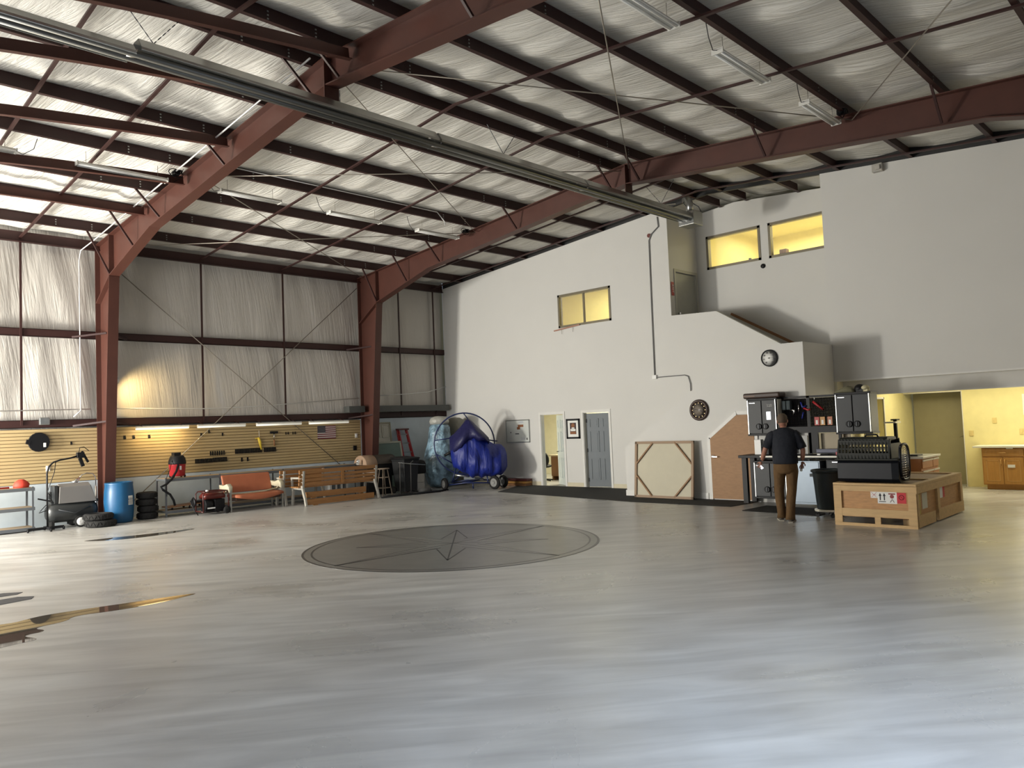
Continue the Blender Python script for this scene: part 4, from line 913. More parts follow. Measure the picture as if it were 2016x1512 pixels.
blob('grey_bundle', (-.55, -1.05, 0), [(.1, 0), (.32, .03), (.36, .3), (.34, .8), (.32, 1.3), (.33, 1.7), (.28, 1.98), (.15, 2.06), (.02, 2.08)], mat('olive_grey_film', (.2, .195, .16), .4, bump=.6, bscale=6), 'grey plastic-wrapped bundle in the corner behind the blue tarp', 7.7)
# powered cart with ring cage under a tarp
rz_ = facing(-1.6, -2.6)
r = thing('powered_cart', 'navy tube-framed three-wheeled flying cart with a big ring cage', 'cart', (-1.6, -2.6, 0), rz_)
b = MB(); b.tube([(.86*math.cos(a), .02*math.sin(a), 1.3+.87*math.sin(a)) for a in [2*PI*i/56 for i in range(56)]], .02, 8, 0, True); b.build('ring_cage', navy, r)
for p, q in (((.124, 0, 2.0), (.0, 0, 2.17)), ((-.84, 0, 1.42), (-.3, -.02, 1.48)), ((-.8, 0, 1.02), (-.35, -.02, .75)), ((.84, 0, 1.34), (.5, 0, 1.42)), ((.95, -.02, 1.33), (.6, 0, 1.38)), ((-.25, 0, .45), (-.05, -.05, .72))):
    b = MB(); b.tube([p, q], .017, 7); b.build('cage_strut', navy, r)
b = MB(); b.tube([(-.58, -.03, .98), (-.3, -.04, 1.12)], .04, 10); b.build('throttle_grip', blk, r)
b = MB()
for pts in ([(-.55, -.1, .14), (0, -.25, .2), (.75, -.45, .18)], [(-.42, .1, .2), (.2, .15, .26), (.95, .05, .2)], [(-.25, -.02, .66), (-.4, -.05, .2)], [(-.4, .1, .2), (-.1, .1, .42)], [(.62, -.4, .2), (.6, -.3, .42)], [(.86, -.2, .2), (.85, -.2, .42)], [(-.1, -.2, .2), (.5, .1, .25)], [(.2, -.3, .2), (.2, -.3, .03)], [(-.52, -.1, .18), (-.5, .5, .15)]): b.tube(pts, .02, 7)
b.build('frame', navy, r)
b = MB(); b.tube([(-.3, -.08, .42), (.1, -.1, .36)], .035, 8); b.tube([(.1, -.1, .3), (.3, .1, .28), (.5, 0, .26)], .03, 8); b.box(-.05, .25, -.12, .1, .28, .36); b.build('engine_pipes', galv, r)
def cart_wheel(x, y, R, rot, par):
    b = MB(); M_ = Matrix.Translation((x, y, R)) @ Matrix.Rotation(rot, 4, 'Z'); t = MB(); t.lathe([(R*.62, -.04), (R*.9, -.045), (R, -.02), (R, .02), (R*.9, .045), (R*.62, .04)], 24, (0, 0, 0), 'x')
    b.add(t.v, t.f, 0, True, M_); w_ = b.build('wheel', blkr, par)
    t = MB(); t.lathe([(0, -.05), (R*.2, -.056), (R*.25, -.045), (R*.62, -.047), (R*.62, .047), (R*.25, .045), (R*.2, .056), (0, .05)], 18, (0, 0, 0), 'x'); b = MB(); b.add(t.v, t.f, 0, False, M_); b.build('rim', mat('grey_rim', (.2, .2, .19), .45), w_)
cart_wheel(-.60, -.05, .175, .45, r); cart_wheel(.80, -.5, .19, .85, r); cart_wheel(1.06, -.1, .18, .7, r)
# tarp
def tarp_mesh(secs, seed, fold=.07):
    b = MB(); rings = []; n = 28
    for u, zt_, zb, w_ in secs:
        ring = []; zb += .035*math.sin(u*23+seed); zc = (zt_+zb)/2; hh = (zt_-zb)/2
        for j in range(n):
            a = 2*PI*j/n; ca, sa = math.cos(a), math.sin(a)
            y = math.copysign(abs(ca)**.8, ca)*w_*(1.15-.35*sa); z = zc+hh*math.copysign(abs(sa)**.9, sa)
            q = fold*math.sin(u*17-z*4+seed)*(1.1-sa)*.6+.10*noise.noise(Vector((u*3.5, y*2, z*3+seed)))
            ring.append((u, y+(q if ca > 0 else -q), z))
        rings.append(ring)
    b.loft(rings); return b
t0 = thing('tarp_cover', 'bright blue tarp draped over the cart seat', 'tarp', (-1.6, -2.6, 0), rz_)
tarp_mesh([(x, a_, b_, w_) for x, a_, b_, w_ in [(-.40, 1.42, .95, .05), (-.34, 1.5, .66, .2), (-.28, 1.56, .6, .26), (-.22, 1.62, .56, .28), (-.15, 1.67, .54, .36), (-.08, 1.72, .5, .34), (0, 1.74, .44, .42), (.06, 1.75, .4, .38), (.13, 1.74, .37, .47), (.2, 1.72, .34, .42), (.28, 1.67, .33, .52), (.36, 1.62, .33, .46), (.45, 1.56, .33, .56), (.55, 1.5, .33, .46), (.65, 1.40, .33, .55), (.75, 1.31, .33, .44), (.84, 1.26, .34, .52), (.92, 1.25, .36, .42), (1.0, 1.25, .38, .44), (1.06, 1.22, .40, .34), (1.15, 1.12, .46, .3), (1.2, .95, .58, .15)]], .4).build('tarp', tarp, t0)
tarp_mesh([(-.42, 1.5, 1.0, .06), (-.3, 1.58, .98, .3), (-.1, 1.78, 1.15, .4), (.06, 1.97, 1.3, .44), (.125, 2.02, 1.36, .42), (.25, 1.92, 1.38, .45), (.4, 1.76, 1.36, .5), (.56, 1.6, 1.34, .45), (.7, 1.44, 1.3, .3)], 2.0, .02).build('upper_fold', tarpd, t0)
# planks against the white wall
for i in range(3):
    b = MB(); b.box(-.32+.03*i, -.04, -3.72, -2.55, .07*i+.001, .07*i+.062); tag(b.build('floor_board_bundle', [bare, oak, mat('wine_brown_board', (.1, .02, .02), .5)][i], bevel=.004), ['bottom', 'middle', 'top'][i]+' board of the pile lying against the white wall', 'board', 'pile of boards by the white wall')
# whiteboard and poster
r = thing('whiteboard', 'small whiteboard with magnets on the white wall right of the cart', 'whiteboard', (-.012, -3.21, 1.58))
b = MB(); b.box(-.008, .01, -.47, .47, -.32, .32); b.build('board', mat('whiteboard_surface', (.62, .64, .6), .25), r)
b = MB()
for y0, y1, z0, z1 in ((-.48, .48, .31, .335), (-.48, .48, -.335, -.31), (.46, .485, -.33, .33), (-.485, -.46, -.33, .33)): b.box(-.018, .01, y0, y1, z0, z1)
b.build('frame', galv, r)
b = MB(); b.box(-.014, -.008, -.24, -.02, .12, .19); b.box(-.014, -.008, -.1, .02, .05, .12); b.build('brown_card', brownp, r)
b = MB(); b.box(-.014, -.008, -.05, .1, -.09, -.065); b.box(-.014, -.008, .27, .3, -.05, -.02); b.box(-.02, -.008, -.39, -.36, -.26, -.2); b.build('marker', ink, r)
b = MB()
for k in range(3): b.box(-.0095, -.008, -.25+k*.01, -.05, .24+.02*k, .245+.02*k); b.box(-.0095, -.008, -.3, -.12, -.2-.03*k, -.196-.03*k)
b.build('handwriting', mat('blue_marker_ink', (.1, .15, .35), .6), r)
r = thing('framed_poster', 'black framed poster with white mat between the two office doorways', 'poster', (-.01, -5.335, 1.6))
b = MB(); 
for y0, y1, z0, z1 in ((-.24, .24, .225, .275), (-.24, .24, -.275, -.225), (.19, .24, -.275, .275), (-.24, -.19, -.275, .275)): b.box(-.02, .01, y0, y1, z0, z1)
b.build('frame', blk, r, bevel=.004)
b = MB(); b.box(-.006, .008, -.19, .19, -.225, .225); b.build('mat_board', paper, r)
b = MB(); b.box(-.009, -.006, -.11, .11, -.15, .165); pr = b.build('print', mat('dark_print', (.05, .02, .018), .6), r)
b = MB(); b.box(-.011, -.009, -.10, .10, -.15, -.08); b.build('print_band', brownp, pr)
b = MB(); b.lathe([(.06, -.011), (.06, -.009)], 18, (0, .0, .09), 'x'); b.build('print_emblem', brownp, pr)
b = MB(); b.box(-.0115, -.009, -.05, .05, .005, .035); b.build('print_line', paper, pr); b = MB(); b.box(-.0115, -.009, -.09, .09, -.065, -.005); b.build('print_line', paper, pr)
# office seen through the open door
r = thing('office_desk', 'brown wooden desk inside the lit office', 'desk', (2.2, -3.6, 0))
b = MB(); b.box(-.5, .6, -1.2, .75, .74, .78); b.build('desktop', mat('pale_desktop', (.6, .5, .34), .4), r); b = MB(); b.box(-.42, .55, -.95, -.9, .12, .74); b.box(-.45, -.41, -.9, .7, .12, .74); b.box(-.42, .55, .65, .7, 0, .74); b.box(.5, .55, -.9, .7, 0, .74); b.build('modesty_panel', bare, r)
r = thing('office_chair', 'black office chair behind the left office doorway', 'chair', (1.05, -3.22, 0), PI/2+.5)
b = MB(); b.ell((0, 0, .48), (.25, .25, .06)); b.build('seat', blk, r); b = MB(); b.ell((-.02, .2, .68), (.2, .06, .25)); b.build('backrest', blk, r)
b = MB(); b.tube([(0, 0, .08), (0, 0, .45)], .03, 8)
for a in range(5): b.bar((0, 0, .09), (.28*math.cos(a*1.257), .28*math.sin(a*1.257), .05), .04)
b.build('base', blk, r)
# canvas panel leaning on the stair enclosure
r = thing('stretched_canvas', 'big square canvas seen from the back, leaning under the stair slope', 'canvas', (-1.72, -9.3, .012)); a = .1; M_ = Matrix.Rotation(a, 4, 'Y')
b = MB(); W_ = .77; Hh = 1.27; t = .055
for y0, y1, z0, z1 in ((-W_, W_, 0, t), (-W_, W_, Hh-t, Hh), (-W_, -W_+t, 0, Hh), (W_-t, W_, 0, Hh)): b.box(-.04, 0, y0, y1, z0, z1, 0, M_)
b.build('stretcher_frame', mat('stretcher_wood', (.3, .2, .12), .6), r)
for s in (-1, 1):
    for z0, z1 in ((.03, .5), (Hh-.03, Hh-.5)):
        b = MB(); b.bar(M_ @ Vector((-.025, s*(W_-.48), z0)), M_ @ Vector((-.025, s*(W_-.05), z1)), .03, .045, 0, (1, 0, 0)); b.build('corner_brace', mat('brace_wood', (.26, .14, .06), .6), r)
b = MB(); b.box(-.006, .004, -W_+.01, W_-.01, .01, Hh-.01, 0, M_); b.build('canvas_cloth', canvasm, r)
# clocks
r = thing('wall_clock', 'round dark-rimmed wall clock on the stair enclosure above the plywood door', 'clock', (-1.462, -10.16, 1.94))
b = MB(); b.lathe([(.17, -.02), (.175, -.045), (.21, -.05), (.232, -.03), (.235, 0)], 36, (0, 0, 0), 'x'); b.build('rim', leather, r)
b = MB(); b.lathe([(0, -.022), (.175, -.02)], 30, (0, 0, 0), 'x'); b.build('face', mat('taupe_clock_face', (.2, .17, .14), .3), r)
b = MB(); b.bar((-.03, 0, 0), (-.03, .11, .02), .012, .004); b.bar((-.03, 0, 0), (-.03, -.07, -.03), .014, .004)
b.build('hand', blk, r)
b = MB()
for k in range(12): b.bar((-.026, .145*math.sin(k*PI/6), .145*math.cos(k*PI/6)), (-.026, .165*math.sin(k*PI/6), .165*math.cos(k*PI/6)), .008, .004)
b.build('hour_marks', mat('brass', (.5, .38, .2), .3, metal=.8), r)
r = thing('dial_thermometer', 'round white dial thermometer high on the stair enclosure', 'thermometer', (-1.462, -11.84, 2.93))
b = MB(); b.lathe([(.15, -.02), (.155, -.035), (.172, -.035), (.176, 0)], 32, (0, 0, 0), 'x'); b.build('rim', blk, r); b = MB(); b.lathe([(0, -.022), (.155, -.02)], 30, (0, 0, 0), 'x'); b.build('face', paper, r)
b = MB(); b.bar((-.03, .03, .0), (-.03, -.11, .01), .006, .003); b.lathe([(.012, -.036), (.012, -.02)], 10, (0, 0, 0), 'x'); b.build('needle', blk, r)
for k, s_ in enumerate(('-20', '0', '20', '40', '60', '80', '100', '120')):
    an = math.radians(-140+k*40); text('numeral', s_, .04, r, (-.026, -.115*math.sin(an), .115*math.cos(an)), (90, 0, -90), ink)
# exit sign by the landing door, handrail, alarm etc.
r = thing('exit_sign', 'small red EXIT sign on its side beside the landing door', 'sign', (.1, -8.66, 5.0))
b = MB(); b.box(-.05, .05, -.012, 0, -.17, .17); b.build('plate', mat('sign_red', (.35, .03, .02), .5), r); text('lettering', 'EXIT', .1, r, (0, -.014, 0), (90, 90, 0), paper)
b = MB(); b.bar((1.24, -9.6, 4.33), (1.24, -11.15, 3.44), .045, .06); b.bar((1.24, -9.9, 4.14), (1.34, -9.9, 4.12), .02); b.bar((1.24, -10.9, 3.56), (1.34, -10.9, 3.54), .02); tag(b.build('handrail', bare), 'brown wooden handrail on the recess wall beside the stair', 'handrail')
b = MB(); b.lathe([(.055, 0), (.055, -.03), (.02, -.04)], 16, (1.34, -10.47, 5.40), 'x'); tag(b.build('wall_sensor', blk), 'small round black fitting under the two loft windows', 'fitting')
b = MB(); b.lathe([(.05, -.03), (.05, 0)], 16, (0, -8.12, 6.43), 'x'); tag(b.build('wall_stub', mat('dark_red_fitting', (.15, .04, .03), .6)), 'small dark red round fitting high on the white wall', 'fitting')
b = MB(); b.box(-.12, 0, -13.8, -13.6, 6.6, 6.76); b.box(-.16, -.12, -13.77, -13.68, 6.63, 6.72); tag(b.build('flood_light', mat('grey_white_fitting', (.42, .4, .36), .5), bevel=.01), 'small grey-white box light at the top of the right-hand wall', 'light')
r = thing('window_bar', 'thin pinkish bar with two pins below the small upper window', 'bar', (-.04, -5.2, 4.42)); b = MB(); b.bar((0, .38, -.05), (0, -.55, .02), .03); b.build('bar', mat('pinkish_wood', (.4, .2, .14), .6), r); b = MB(); b.tube([(0, .1, 0), (0, .1, -.17)], .005, 5); b.build('pin', wire, r); b = MB(); b.tube([(0, -.3, .02), (0, -.3, -.15)], .005, 5); b.build('pin', wire, r)
# ------------------------------------------------------------------ workbench
def cabinet(nm, y0, y1, z0, z1, x0, x1, label, cat='cabinet', trim=True):
    cy = (y0+y1)/2; r = thing(nm, label, cat, (x0, cy, z0), 0, None); w_ = (y0-y1)/2; h = z1-z0; d = x1-x0
    b = MB(); b.box(.02, d, -w_, w_, 0, h); b.build('body', blk, r)
    b = MB(); b.box(0, d, -w_-.02, w_+.02, h, h+.035); b.build('edge_cap', blk, r, bevel=.006); b = MB(); b.box(0, d, -w_-.02, w_+.02, -.035, 0); b.build('edge_cap', blk, r, bevel=.006)
    for s in (-1, 1):
        b = MB(); a, c = sorted((s*.008, s*(w_-.02))); b.box(-.012, .02, a, c, .015, h-.015); dr = b.build('door', cabg, r, bevel=.004)
        b = MB(); b.lathe([(.045, -.02), (.052, -.03), (.06, -.018), (.06, 0)], 18, (-.01, s*.07, .15), 'x'); hb = b.build('handle', blk, dr)
        b = MB(); b.bar((-.035, s*.07, .11), (-.035, s*.07, .19), .02, .012); b.build('pull', dgrey, hb)
        if trim: b = MB(); b.box(-.015, 0, s*(w_-.012)-.007, s*(w_-.012)+.007, 0, h); b.build('edge_trim', galv, r)
    b = MB(); b.box(-.014, -.012, w_-.17, w_-.05, h-.06, h-.052); b.build('badge', chrome, r)
    return r
r = cabinet('wall_cabinet', -11.49, -12.10, 1.40, 2.08, -1.85, -1.47, 'grey garage cabinet above the left end of the workbench, with a white note that glows')
text('number', '520', .075, r, (-.014, -.17, .56), (90, 0, -90), mat('dull_white_ink', (.4, .4, .38), .7)); b = MB(); b.box(-.016, -.012, -.19, -.1, .28, .44); b.build('note', screen, r)  # paper note glows through the emissive screen material, it is no lamp
cabinet('wall_cabinet', -13.26, -13.88, 1.40, 2.10, -1.85, -1.47, 'grey garage cabinet above the right end of the workbench, beside the kitchen opening')
b = MB(); b.box(.03, .36, -.323, -.311, .01, .69); lab(b.build('lit_look_side', laminate, r), 'cabinet side coloured pale as if lit')  # pale colour stands in for kitchen light on the cabinet side
# upright frame, pegboards
r = thing('pegboard_rack', 'black back rack with two pegboards between the garage cabinets', 'pegboard', (-1.62, -12.65, 0))
b = MB(); b.box(-.02, .02, .5, .55, .95, 2.12); b.box(-.02, .02, -.03, .03, .95, 2.12); b.box(-.02, .02, -.6, -.55, .95, 2.12); b.box(-.02, .02, -.6, .55, 2.08, 2.12); b.box(-.03, .03, -.6, .55, 1.4, 1.52); b.box(-.02, .02, .3, .5, 1.0, 1.4); b.box(-.02, .02, -.16, .02, 1.0, 1.4); b.build('frame', blk, r)
pegm = mat('matt_black_board', (.006, .006, .007), .9, spec=.1)
def pegboard(y0, y1):
    b = MB(); z0, z1 = 1.53, 2.07; p = .025; n = int((y0-y1)/p); k = int((z1-z0)/p)
    for i in range(n+1): b.box(-.003, .003, y1+i*p-.0085, y1+i*p+.0085, z0, z1)
    for j in range(k+1): b.box(-.003, .003, y1, y0, z0+j*p-.0085, z0+j*p+.0085)
    return b.build('pegboard', pegm, r)
pegboard(.49, .03); pegboard(-.03, -.55)
def tool(nm, pts, rad, m, label, cat='tool', grp='tools hung on the pegboards'):
    b = MB(); b.tube(pts, rad, 8); tag(b.build(nm, m), label, cat, grp)
PX = -1.66
tool('blue_pliers', [(PX, -12.52, 2.0), (PX, -12.55, 1.9), (PX, -12.62, 1.92)], .018, mat('blue_rubber', (.01, .02, .2), .5), 'blue-handled tool on the left pegboard')
tool('blue_pliers', [(PX, -12.56, 1.8), (PX, -12.53, 1.68)], .016, mat('blue_rubber', (.01, .02, .2), .5), 'lower blue-handled tool on the left pegboard')
tool('red_clamp', [(PX, -12.57, 1.88), (PX, -12.66, 1.84), (PX, -12.7, 1.86)], .018, redp, 'red clamp on the left pegboard')
tool('red_pliers', [(PX, -12.76, 2.0), (PX, -12.84, 1.93), (PX, -12.95, 1.84)], .022, redp, 'red-handled pliers slanting across the right pegboard')
tool('steel_wrench', [(PX, -12.47, 1.95), (PX, -12.47, 1.8)], .012, chrome, 'steel wrench at the left of the left pegboard')
tool('spray_gun', [(PX-.04, -12.32, 1.86), (PX-.04, -12.4, 1.84), (PX-.04, -12.38, 1.76)], .02, chrome, 'shiny spray gun hanging beside the man\'s head')
tool('white_tag', [(PX, -12.79, 2.08), (PX, -12.79, 2.04)], .008, white, 'small white tag at the top of the right pegboard', 'tag')
for i, (y, m_) in enumerate(((-12.82, mat('red_packet', (.4, .04, .03), .5)), (-12.93, mat('amber_packet', (.5, .25, .06), .5)), (-13.07, mat('orange_packet', (.42, .14, .06), .5)))):
    r2 = thing('hanging_packet', ['red', 'amber', 'orange'][i]+' packet clipped low on the right pegboard', 'packet', (PX, y, 1.62), 0, 'packets on the pegboard')
    b = MB(); b.box(-.015, .015, -.045, .045, -.08, .08); b.build('packet', m_, r2); b = MB(); b.box(-.017, -.015, -.02, .02, -.06, .02); b.build('packet_label', paper, r2)
for i, y in enumerate((-12.2, -12.29)):
    b = MB(); b.loft([[(q*.05-1.68, y+.04*s_, z) for q, s_ in ((-1, -1), (1, -1), (1, 1), (-1, 1))] for z in (1.86, 1.95, 2.04)]); tag(b.build('cloth_pouch', mat('slate_cloth', (.05, .065, .07), .8), bevel=.015), ['left', 'right'][i]+' dark grey pouch hanging beside the left garage cabinet', 'pouch', 'dark pouches')
# bench top and base units
r = thing('workbench_top', 'long black workbench top with a pale edge, behind the man', 'workbench', (-1.75, -12.6, 0))
b = MB(); b.box(-.3, .27, -1.3, 1.27, .93, .985); b.build('top', blk, r, bevel=.006); b = MB(); b.box(-.305, -.3, -1.3, .8, .945, .975); b.build('top_edge', laminate, r)
for y in (1.2, -1.25): b = MB(); b.box(-.2, -.12, y-.05, y+.05, .02, .93); b.box(.15, .22, y-.05, y+.05, .02, .93); b.build('leg', blk, r)
b = MB(); b.box(.2, .26, -1.2, 1.2, .1, .9); b.build('rear_panel', blk, r)
cabinet('base_cabinet', -11.66, -12.32, .17, .84, -2.04, -1.58, 'grey two-door base cabinet under the workbench, left of the man\'s legs')
b = MB(); b.box(-.25, .2, -.27, .27, .06, .88); b.box(-.26, -.25, -.25, .25, .1, .86); r = tag(b.build('steel_locker', mat('blue_grey_steel', (.2, .24, .28), .35, metal=.4), loc=(-1.82, -12.72, 0), bevel=.008), 'blue-grey steel locker under the workbench right of the man', 'locker')
b = MB(); b.box(-.1, .17, -.02, .02, .1, .9); b.build('dark_side', blk, r)
r = thing('tool_drawers', 'dark grey drawer unit under the right end of the workbench', 'drawers', (-2.0, -13.4, 0))
b = MB(); b.box(.01, .45, -.32, .32, .08, .9); b.build('body', blk, r)
for z0, z1 in ((.72, .88), (.5, .7), (.1, .48)): b = MB(); b.box(-.01, .01, -.3, .3, z0, z1); d_ = b.build('drawer', cabg, r, bevel=.004); b = MB(); b.box(-.02, -.01, -.2, .2, z1-.03, z1-.015); b.build('drawer_pull', chrome, d_)
# bench clutter
b = MB(); b.box(-.25, .25, -.04, .04, 0, .03); 
for nm, bx, m_, loc, label, cat in (
    ('white_dispenser', (-.06, .06, -.07, .07, 0, .3), white, (-1.7, -11.62, .986), 'white box dispenser on the left end of the workbench', 'dispenser'),
    ('black_charger', (-.08, .08, -.06, .06, 0, .28), blk, (-1.7, -11.8, .986), 'black charger beside the white dispenser', 'charger'),
    ('white_board', (-.01, .01, -.15, .15, 0, .36), mat('grey_white_board', (.42, .42, .4), .5), (-1.56, -12.42, .986), 'grey-white board standing at the back of the workbench', 'board'),
    ('tan_board', (-.01, .01, -.28, .28, 0, .3), mat('tan_board', (.40, .34, .24), .6), (-1.52, -13.1, 1.08), 'tan board behind the right part of the workbench', 'board'),
    ('blue_case', (-.06, .06, -.27, .27, 0, .07), mat('navy_case', (.01, .015, .06), .4), (-1.75, -13.1, 1.02), 'long navy case lying on the workbench', 'case'),
    ('case_riser', (-.05, .05, -.25, .25, 0, .034), blk, (-1.75, -13.1, .986), 'black strip under the long navy case', 'strip'),
    ('red_box', (-.05, .05, -.09, .09, 0, .06), redp, (-1.95, -13.36, .986), 'red and white box on the workbench beside the pet carrier', 'box'),
    ('spray_can', (-.02, .02, -.03, .03, 0, .03), white, (-1.98, -12.95, .986), 'small white item on the workbench edge', 'item')):
    b = MB(); b.box(*bx); tag(b.build(nm, m_, loc=loc, bevel=.004), label, cat)
# things on the cabinets
r = thing('leather_case', 'long dark brown case lying on top of the left garage cabinet', 'case', (-1.68, -11.75, 2.116)); b = MB(); b.box(-.15, .15, -.42, .36, 0, .11); b.build('case_body', leather, r, bevel=.03); b = MB(); b.box(-.155, .155, .1, .34, .045, .055); b.build('seam', bare, r)
b = MB()
b.loft([[(-.1, y, .0), (.1, y, 0), (.09, y, h), (-.09, y, h*.8)] for y, h in ((-.17, .01), (-.1, .1), (0, .13), (.1, .08), (.2, .01))]); tag(b.build('folded_cloth', mat('olive_cloth', (.16, .15, .09), .8), loc=(-1.68, -13.42, 2.136)), 'olive folded cloth on the right garage cabinet', 'cloth')
r = thing('ball_cap', 'dark cap with a pale front on the right garage cabinet', 'cap', (-1.68, -13.7, 2.136)); b = MB(); b.ell((0, .04, .06), (.1, .1, .085)); b.box(-.09, .09, -.04, .08, 0, .05); b.build('crown', blk, r); b = MB(); b.ell((-.03, -.07, .07), (.09, .07, .05)); b.box(-.08, .05, -.12, -.03, 0, .05); b.build('brim', mat('pale_yellow_cloth', (.6, .55, .35), .8), r)
# ------------------------------------------------------------------ rubbish bin on a dolly
r = thing('rubbish_bin', 'round dark grey rubbish bin on a wheeled dolly left of the crate', 'bin', (-3.1, -13.55, 0), 0); bm = mat('dark_slate_plastic', (.014, .022, .025), .5)
b = MB(); b.lathe([(0, .13), (.19, .13), (.2, .15), (.245, .74), (.25, .76), (.275, .77), (.275, .8), (.25, .81), (.24, .79), (.2, .2), (0, .2)], 30); b.build('body', bm, r)
for s in (-1, 1): b = MB(); b.box(-.06, .06, s*.26-.03, s*.26+.03, .68, .73); b.build('handle', bm, r)
b = MB(); b.lathe([(0, .1), (.24, .1), (.245, .13), (.2, .135)], 26); b.build('dolly', laminate, r)
for a in range(4):
    x, y = .2*math.cos(a*PI/2+.6), .2*math.sin(a*PI/2+.6); b = MB(); b.lathe([(.035, -.015), (.035, .015)], 12, (x, y, .036), 'x'); b.box(x-.015, x+.015, y-.015, y+.015, .05, .1); b.build('caster', blk, r)
# ------------------------------------------------------------------ big shipping crate
CX0, CX1, CY0, CY1, CZ = -3.97, -1.55, -15.2, -13.98, .66
r = thing('shipping_crate', 'big low pine shipping crate with red handling stickers', 'crate', (CX0, CY1, 0)); Lx, Ly = CX1-CX0, CY0-CY1
b = MB(); b.box(.03, Lx-.03, Ly+.03, -.03, .14, CZ-.04); b.build('inner_panels', mat('crate_ply', (.47, .25, .10), .6, noise_amt=.3, nscale=3, stretch=(2, 3, 14)), r)
b = MB()
for y0, y1 in ((-.12, -.001), (Ly+.001, Ly+.12)): b.box(0, .03, y0, y1, .047, CZ-.035)
b.box(.002, .03, Ly+.12, -.12, CZ-.12, CZ-.035); b.box(.002, .03, Ly+.12, -.12, .15, .27); b.build('end_frame', pinel, r)
b = MB(); b.box(0, .03, Ly+.001, -.001, 0, .045); b.build('skid_board', pinel, r); b = MB(); b.box(0, .03, Ly*.57, Ly*.5, .046, .149); b.build('skid_block', pinel, r)
b = MB()
for x0, x1 in ((.031, .12), (1.02, 1.14), (Lx-.12, Lx)): b.box(x0, x1, Ly-.004, Ly+.03, .191, CZ-.141)
b.box(.001, Lx, Ly-.008, Ly+.001, CZ-.14, CZ-.032); b.box(.031, Lx, Ly+.0, Ly+.03, CZ-.14, CZ-.032); b.build('side_frame', pinel, r)
b = MB()
for x0, x1 in ((.031, .85), (1.02, 2.42)): b.box(x0, min(x1, Lx), Ly-.01, Ly+.03, .02, .19)
for x in (.3, 1.5, 2.1): b.box(x, x+.1, Ly+.035, Ly+.3, 0, .1)
b.build('side_skid', pinel, r)
b = MB()
for x0, x1, y0, y1 in ((0, Lx, -.1, 0), (0, Lx, Ly-.005, Ly+.1), (0, .1, Ly+.1, -.1), (Lx-.1, Lx, Ly+.1, -.1), (1.0, 1.1, Ly+.1, -.1)): b.box(x0, x1, y0, y1, CZ-.03, CZ+.004)
b.build('lid_batten', pinel, r); b = MB(); b.box(.101, Lx-.101, Ly+.101, -.101, CZ-.05, CZ-.02); b.build('lid_panel', mat('lid_ply', (.30, .19, .12), .65), r)
def sticker(nm, y0, y1, z0, z1, m_): b = MB(); b.box(.027, .0285, y0, y1, z0, z1); return b.build(nm, m_, r)
s0 = sticker('sticker', -.66, -.56, .44, .54, paper); s1 = sticker('sticker', -.80, -.66, .36, .54, paper); s2 = sticker('sticker', -.94, -.80, .36, .54, paper); s3 = sticker('sticker', -1.07, -.94, .37, .53, redink)
b = MB()
for yy in (-.70, -.76): b.box(.0255, .027, yy-.008, yy+.008, .41, .48); b.prism([(yy-.022, .475), (yy+.022, .475), (yy, .52)], 'x', .0255, .027)
b.box(.0255, .027, -.78, -.68, .385, .395); b.build('up_arrows', ink, s1)
b = MB()
b.bar((.026, -.65, .45), (.026, -.57, .53), .006, .002); b.bar((.026, -.57, .45), (.026, -.65, .53), .006, .002); b.bar((.026, -.65, .49), (.026, -.57, .49), .006, .002); b.build('print', redink, s0)
b = MB(); b.lathe([(.03, .0265), (.03, .0255)], 14, (0, -.87, .47), 'x'); b.bar((.026, -.9, .38), (.026, -.87, .43), .012, .002); b.bar((.026, -.84, .38), (.026, -.87, .43), .012, .002); b.box(.0255, .027, -.92, -.82, .5, .52); b.build('print', mat('brown_red_ink', (.25, .05, .05), .6), s2)
b = MB(); b.tube([(.0262, -1.005+.035*math.cos(t_), .46+.035*math.sin(t_)) for t_ in [2*PI*i/16 for i in range(16)]], .005, 4, 0, True); b.bar((.0262, -1.03, .435), (.0262, -.98, .485), .008, .002); b.build('print', mat('dark_red_ink', (.2, .01, .02), .6), s3)
for x0, x1, z0, z1, m_, nm in ((.17, .27, .2, .5, mat('yellow_print', (.5, .38, .06), .6), 'stencil'), (.35, .6, .26, .5, mat('grey_film_label', (.42, .42, .36), .3), 'document_pouch'), (1.2, 1.5, .34, .56, paper, 'label')):
    b = MB(); b.box(x0, x1, Ly+.0275, Ly+.029, z0, z1); o = b.build(nm, m_, r)
    if nm == 'label': b = MB(); b.box(1.4, 1.5, Ly+.026, Ly+.0275, .34, .56); b.build('red_band', redink, o)
# pet carrier on the crate
r = thing('pet_carrier', 'dark plastic pet carrier with a wire door, standing on the crate', 'pet carrier', (-3.52, -14.46, CZ+.005), 0)
pk = mat('olive_black_plastic', (.014, .015, .011), .5, spec=.3); pb = mat('blue_black_plastic', (.006, .007, .01), .45, spec=.3)
def ring_(y, w_, z0, z1, c=.05): return [(-w_+c, y, z0), (w_-c, y, z0), (w_, y, z0+c), (w_, y, z1-c), (w_-c, y, z1), (-w_+c, y, z1), (-w_, y, z1-c), (-w_, y, z0+c)]
b = MB(); b.loft([ring_(y, w_, 0, .35) for y, w_ in ((.46, .24), (.47, .26), (-.36, .28), (-.46, .26))], smooth=False); b.build('lower_shell', pb, r, bevel=.012)
b = MB(); b.box(-.295, .295, -.47, .49, .34, .37); b.build('rim', pk, r, bevel=.008)
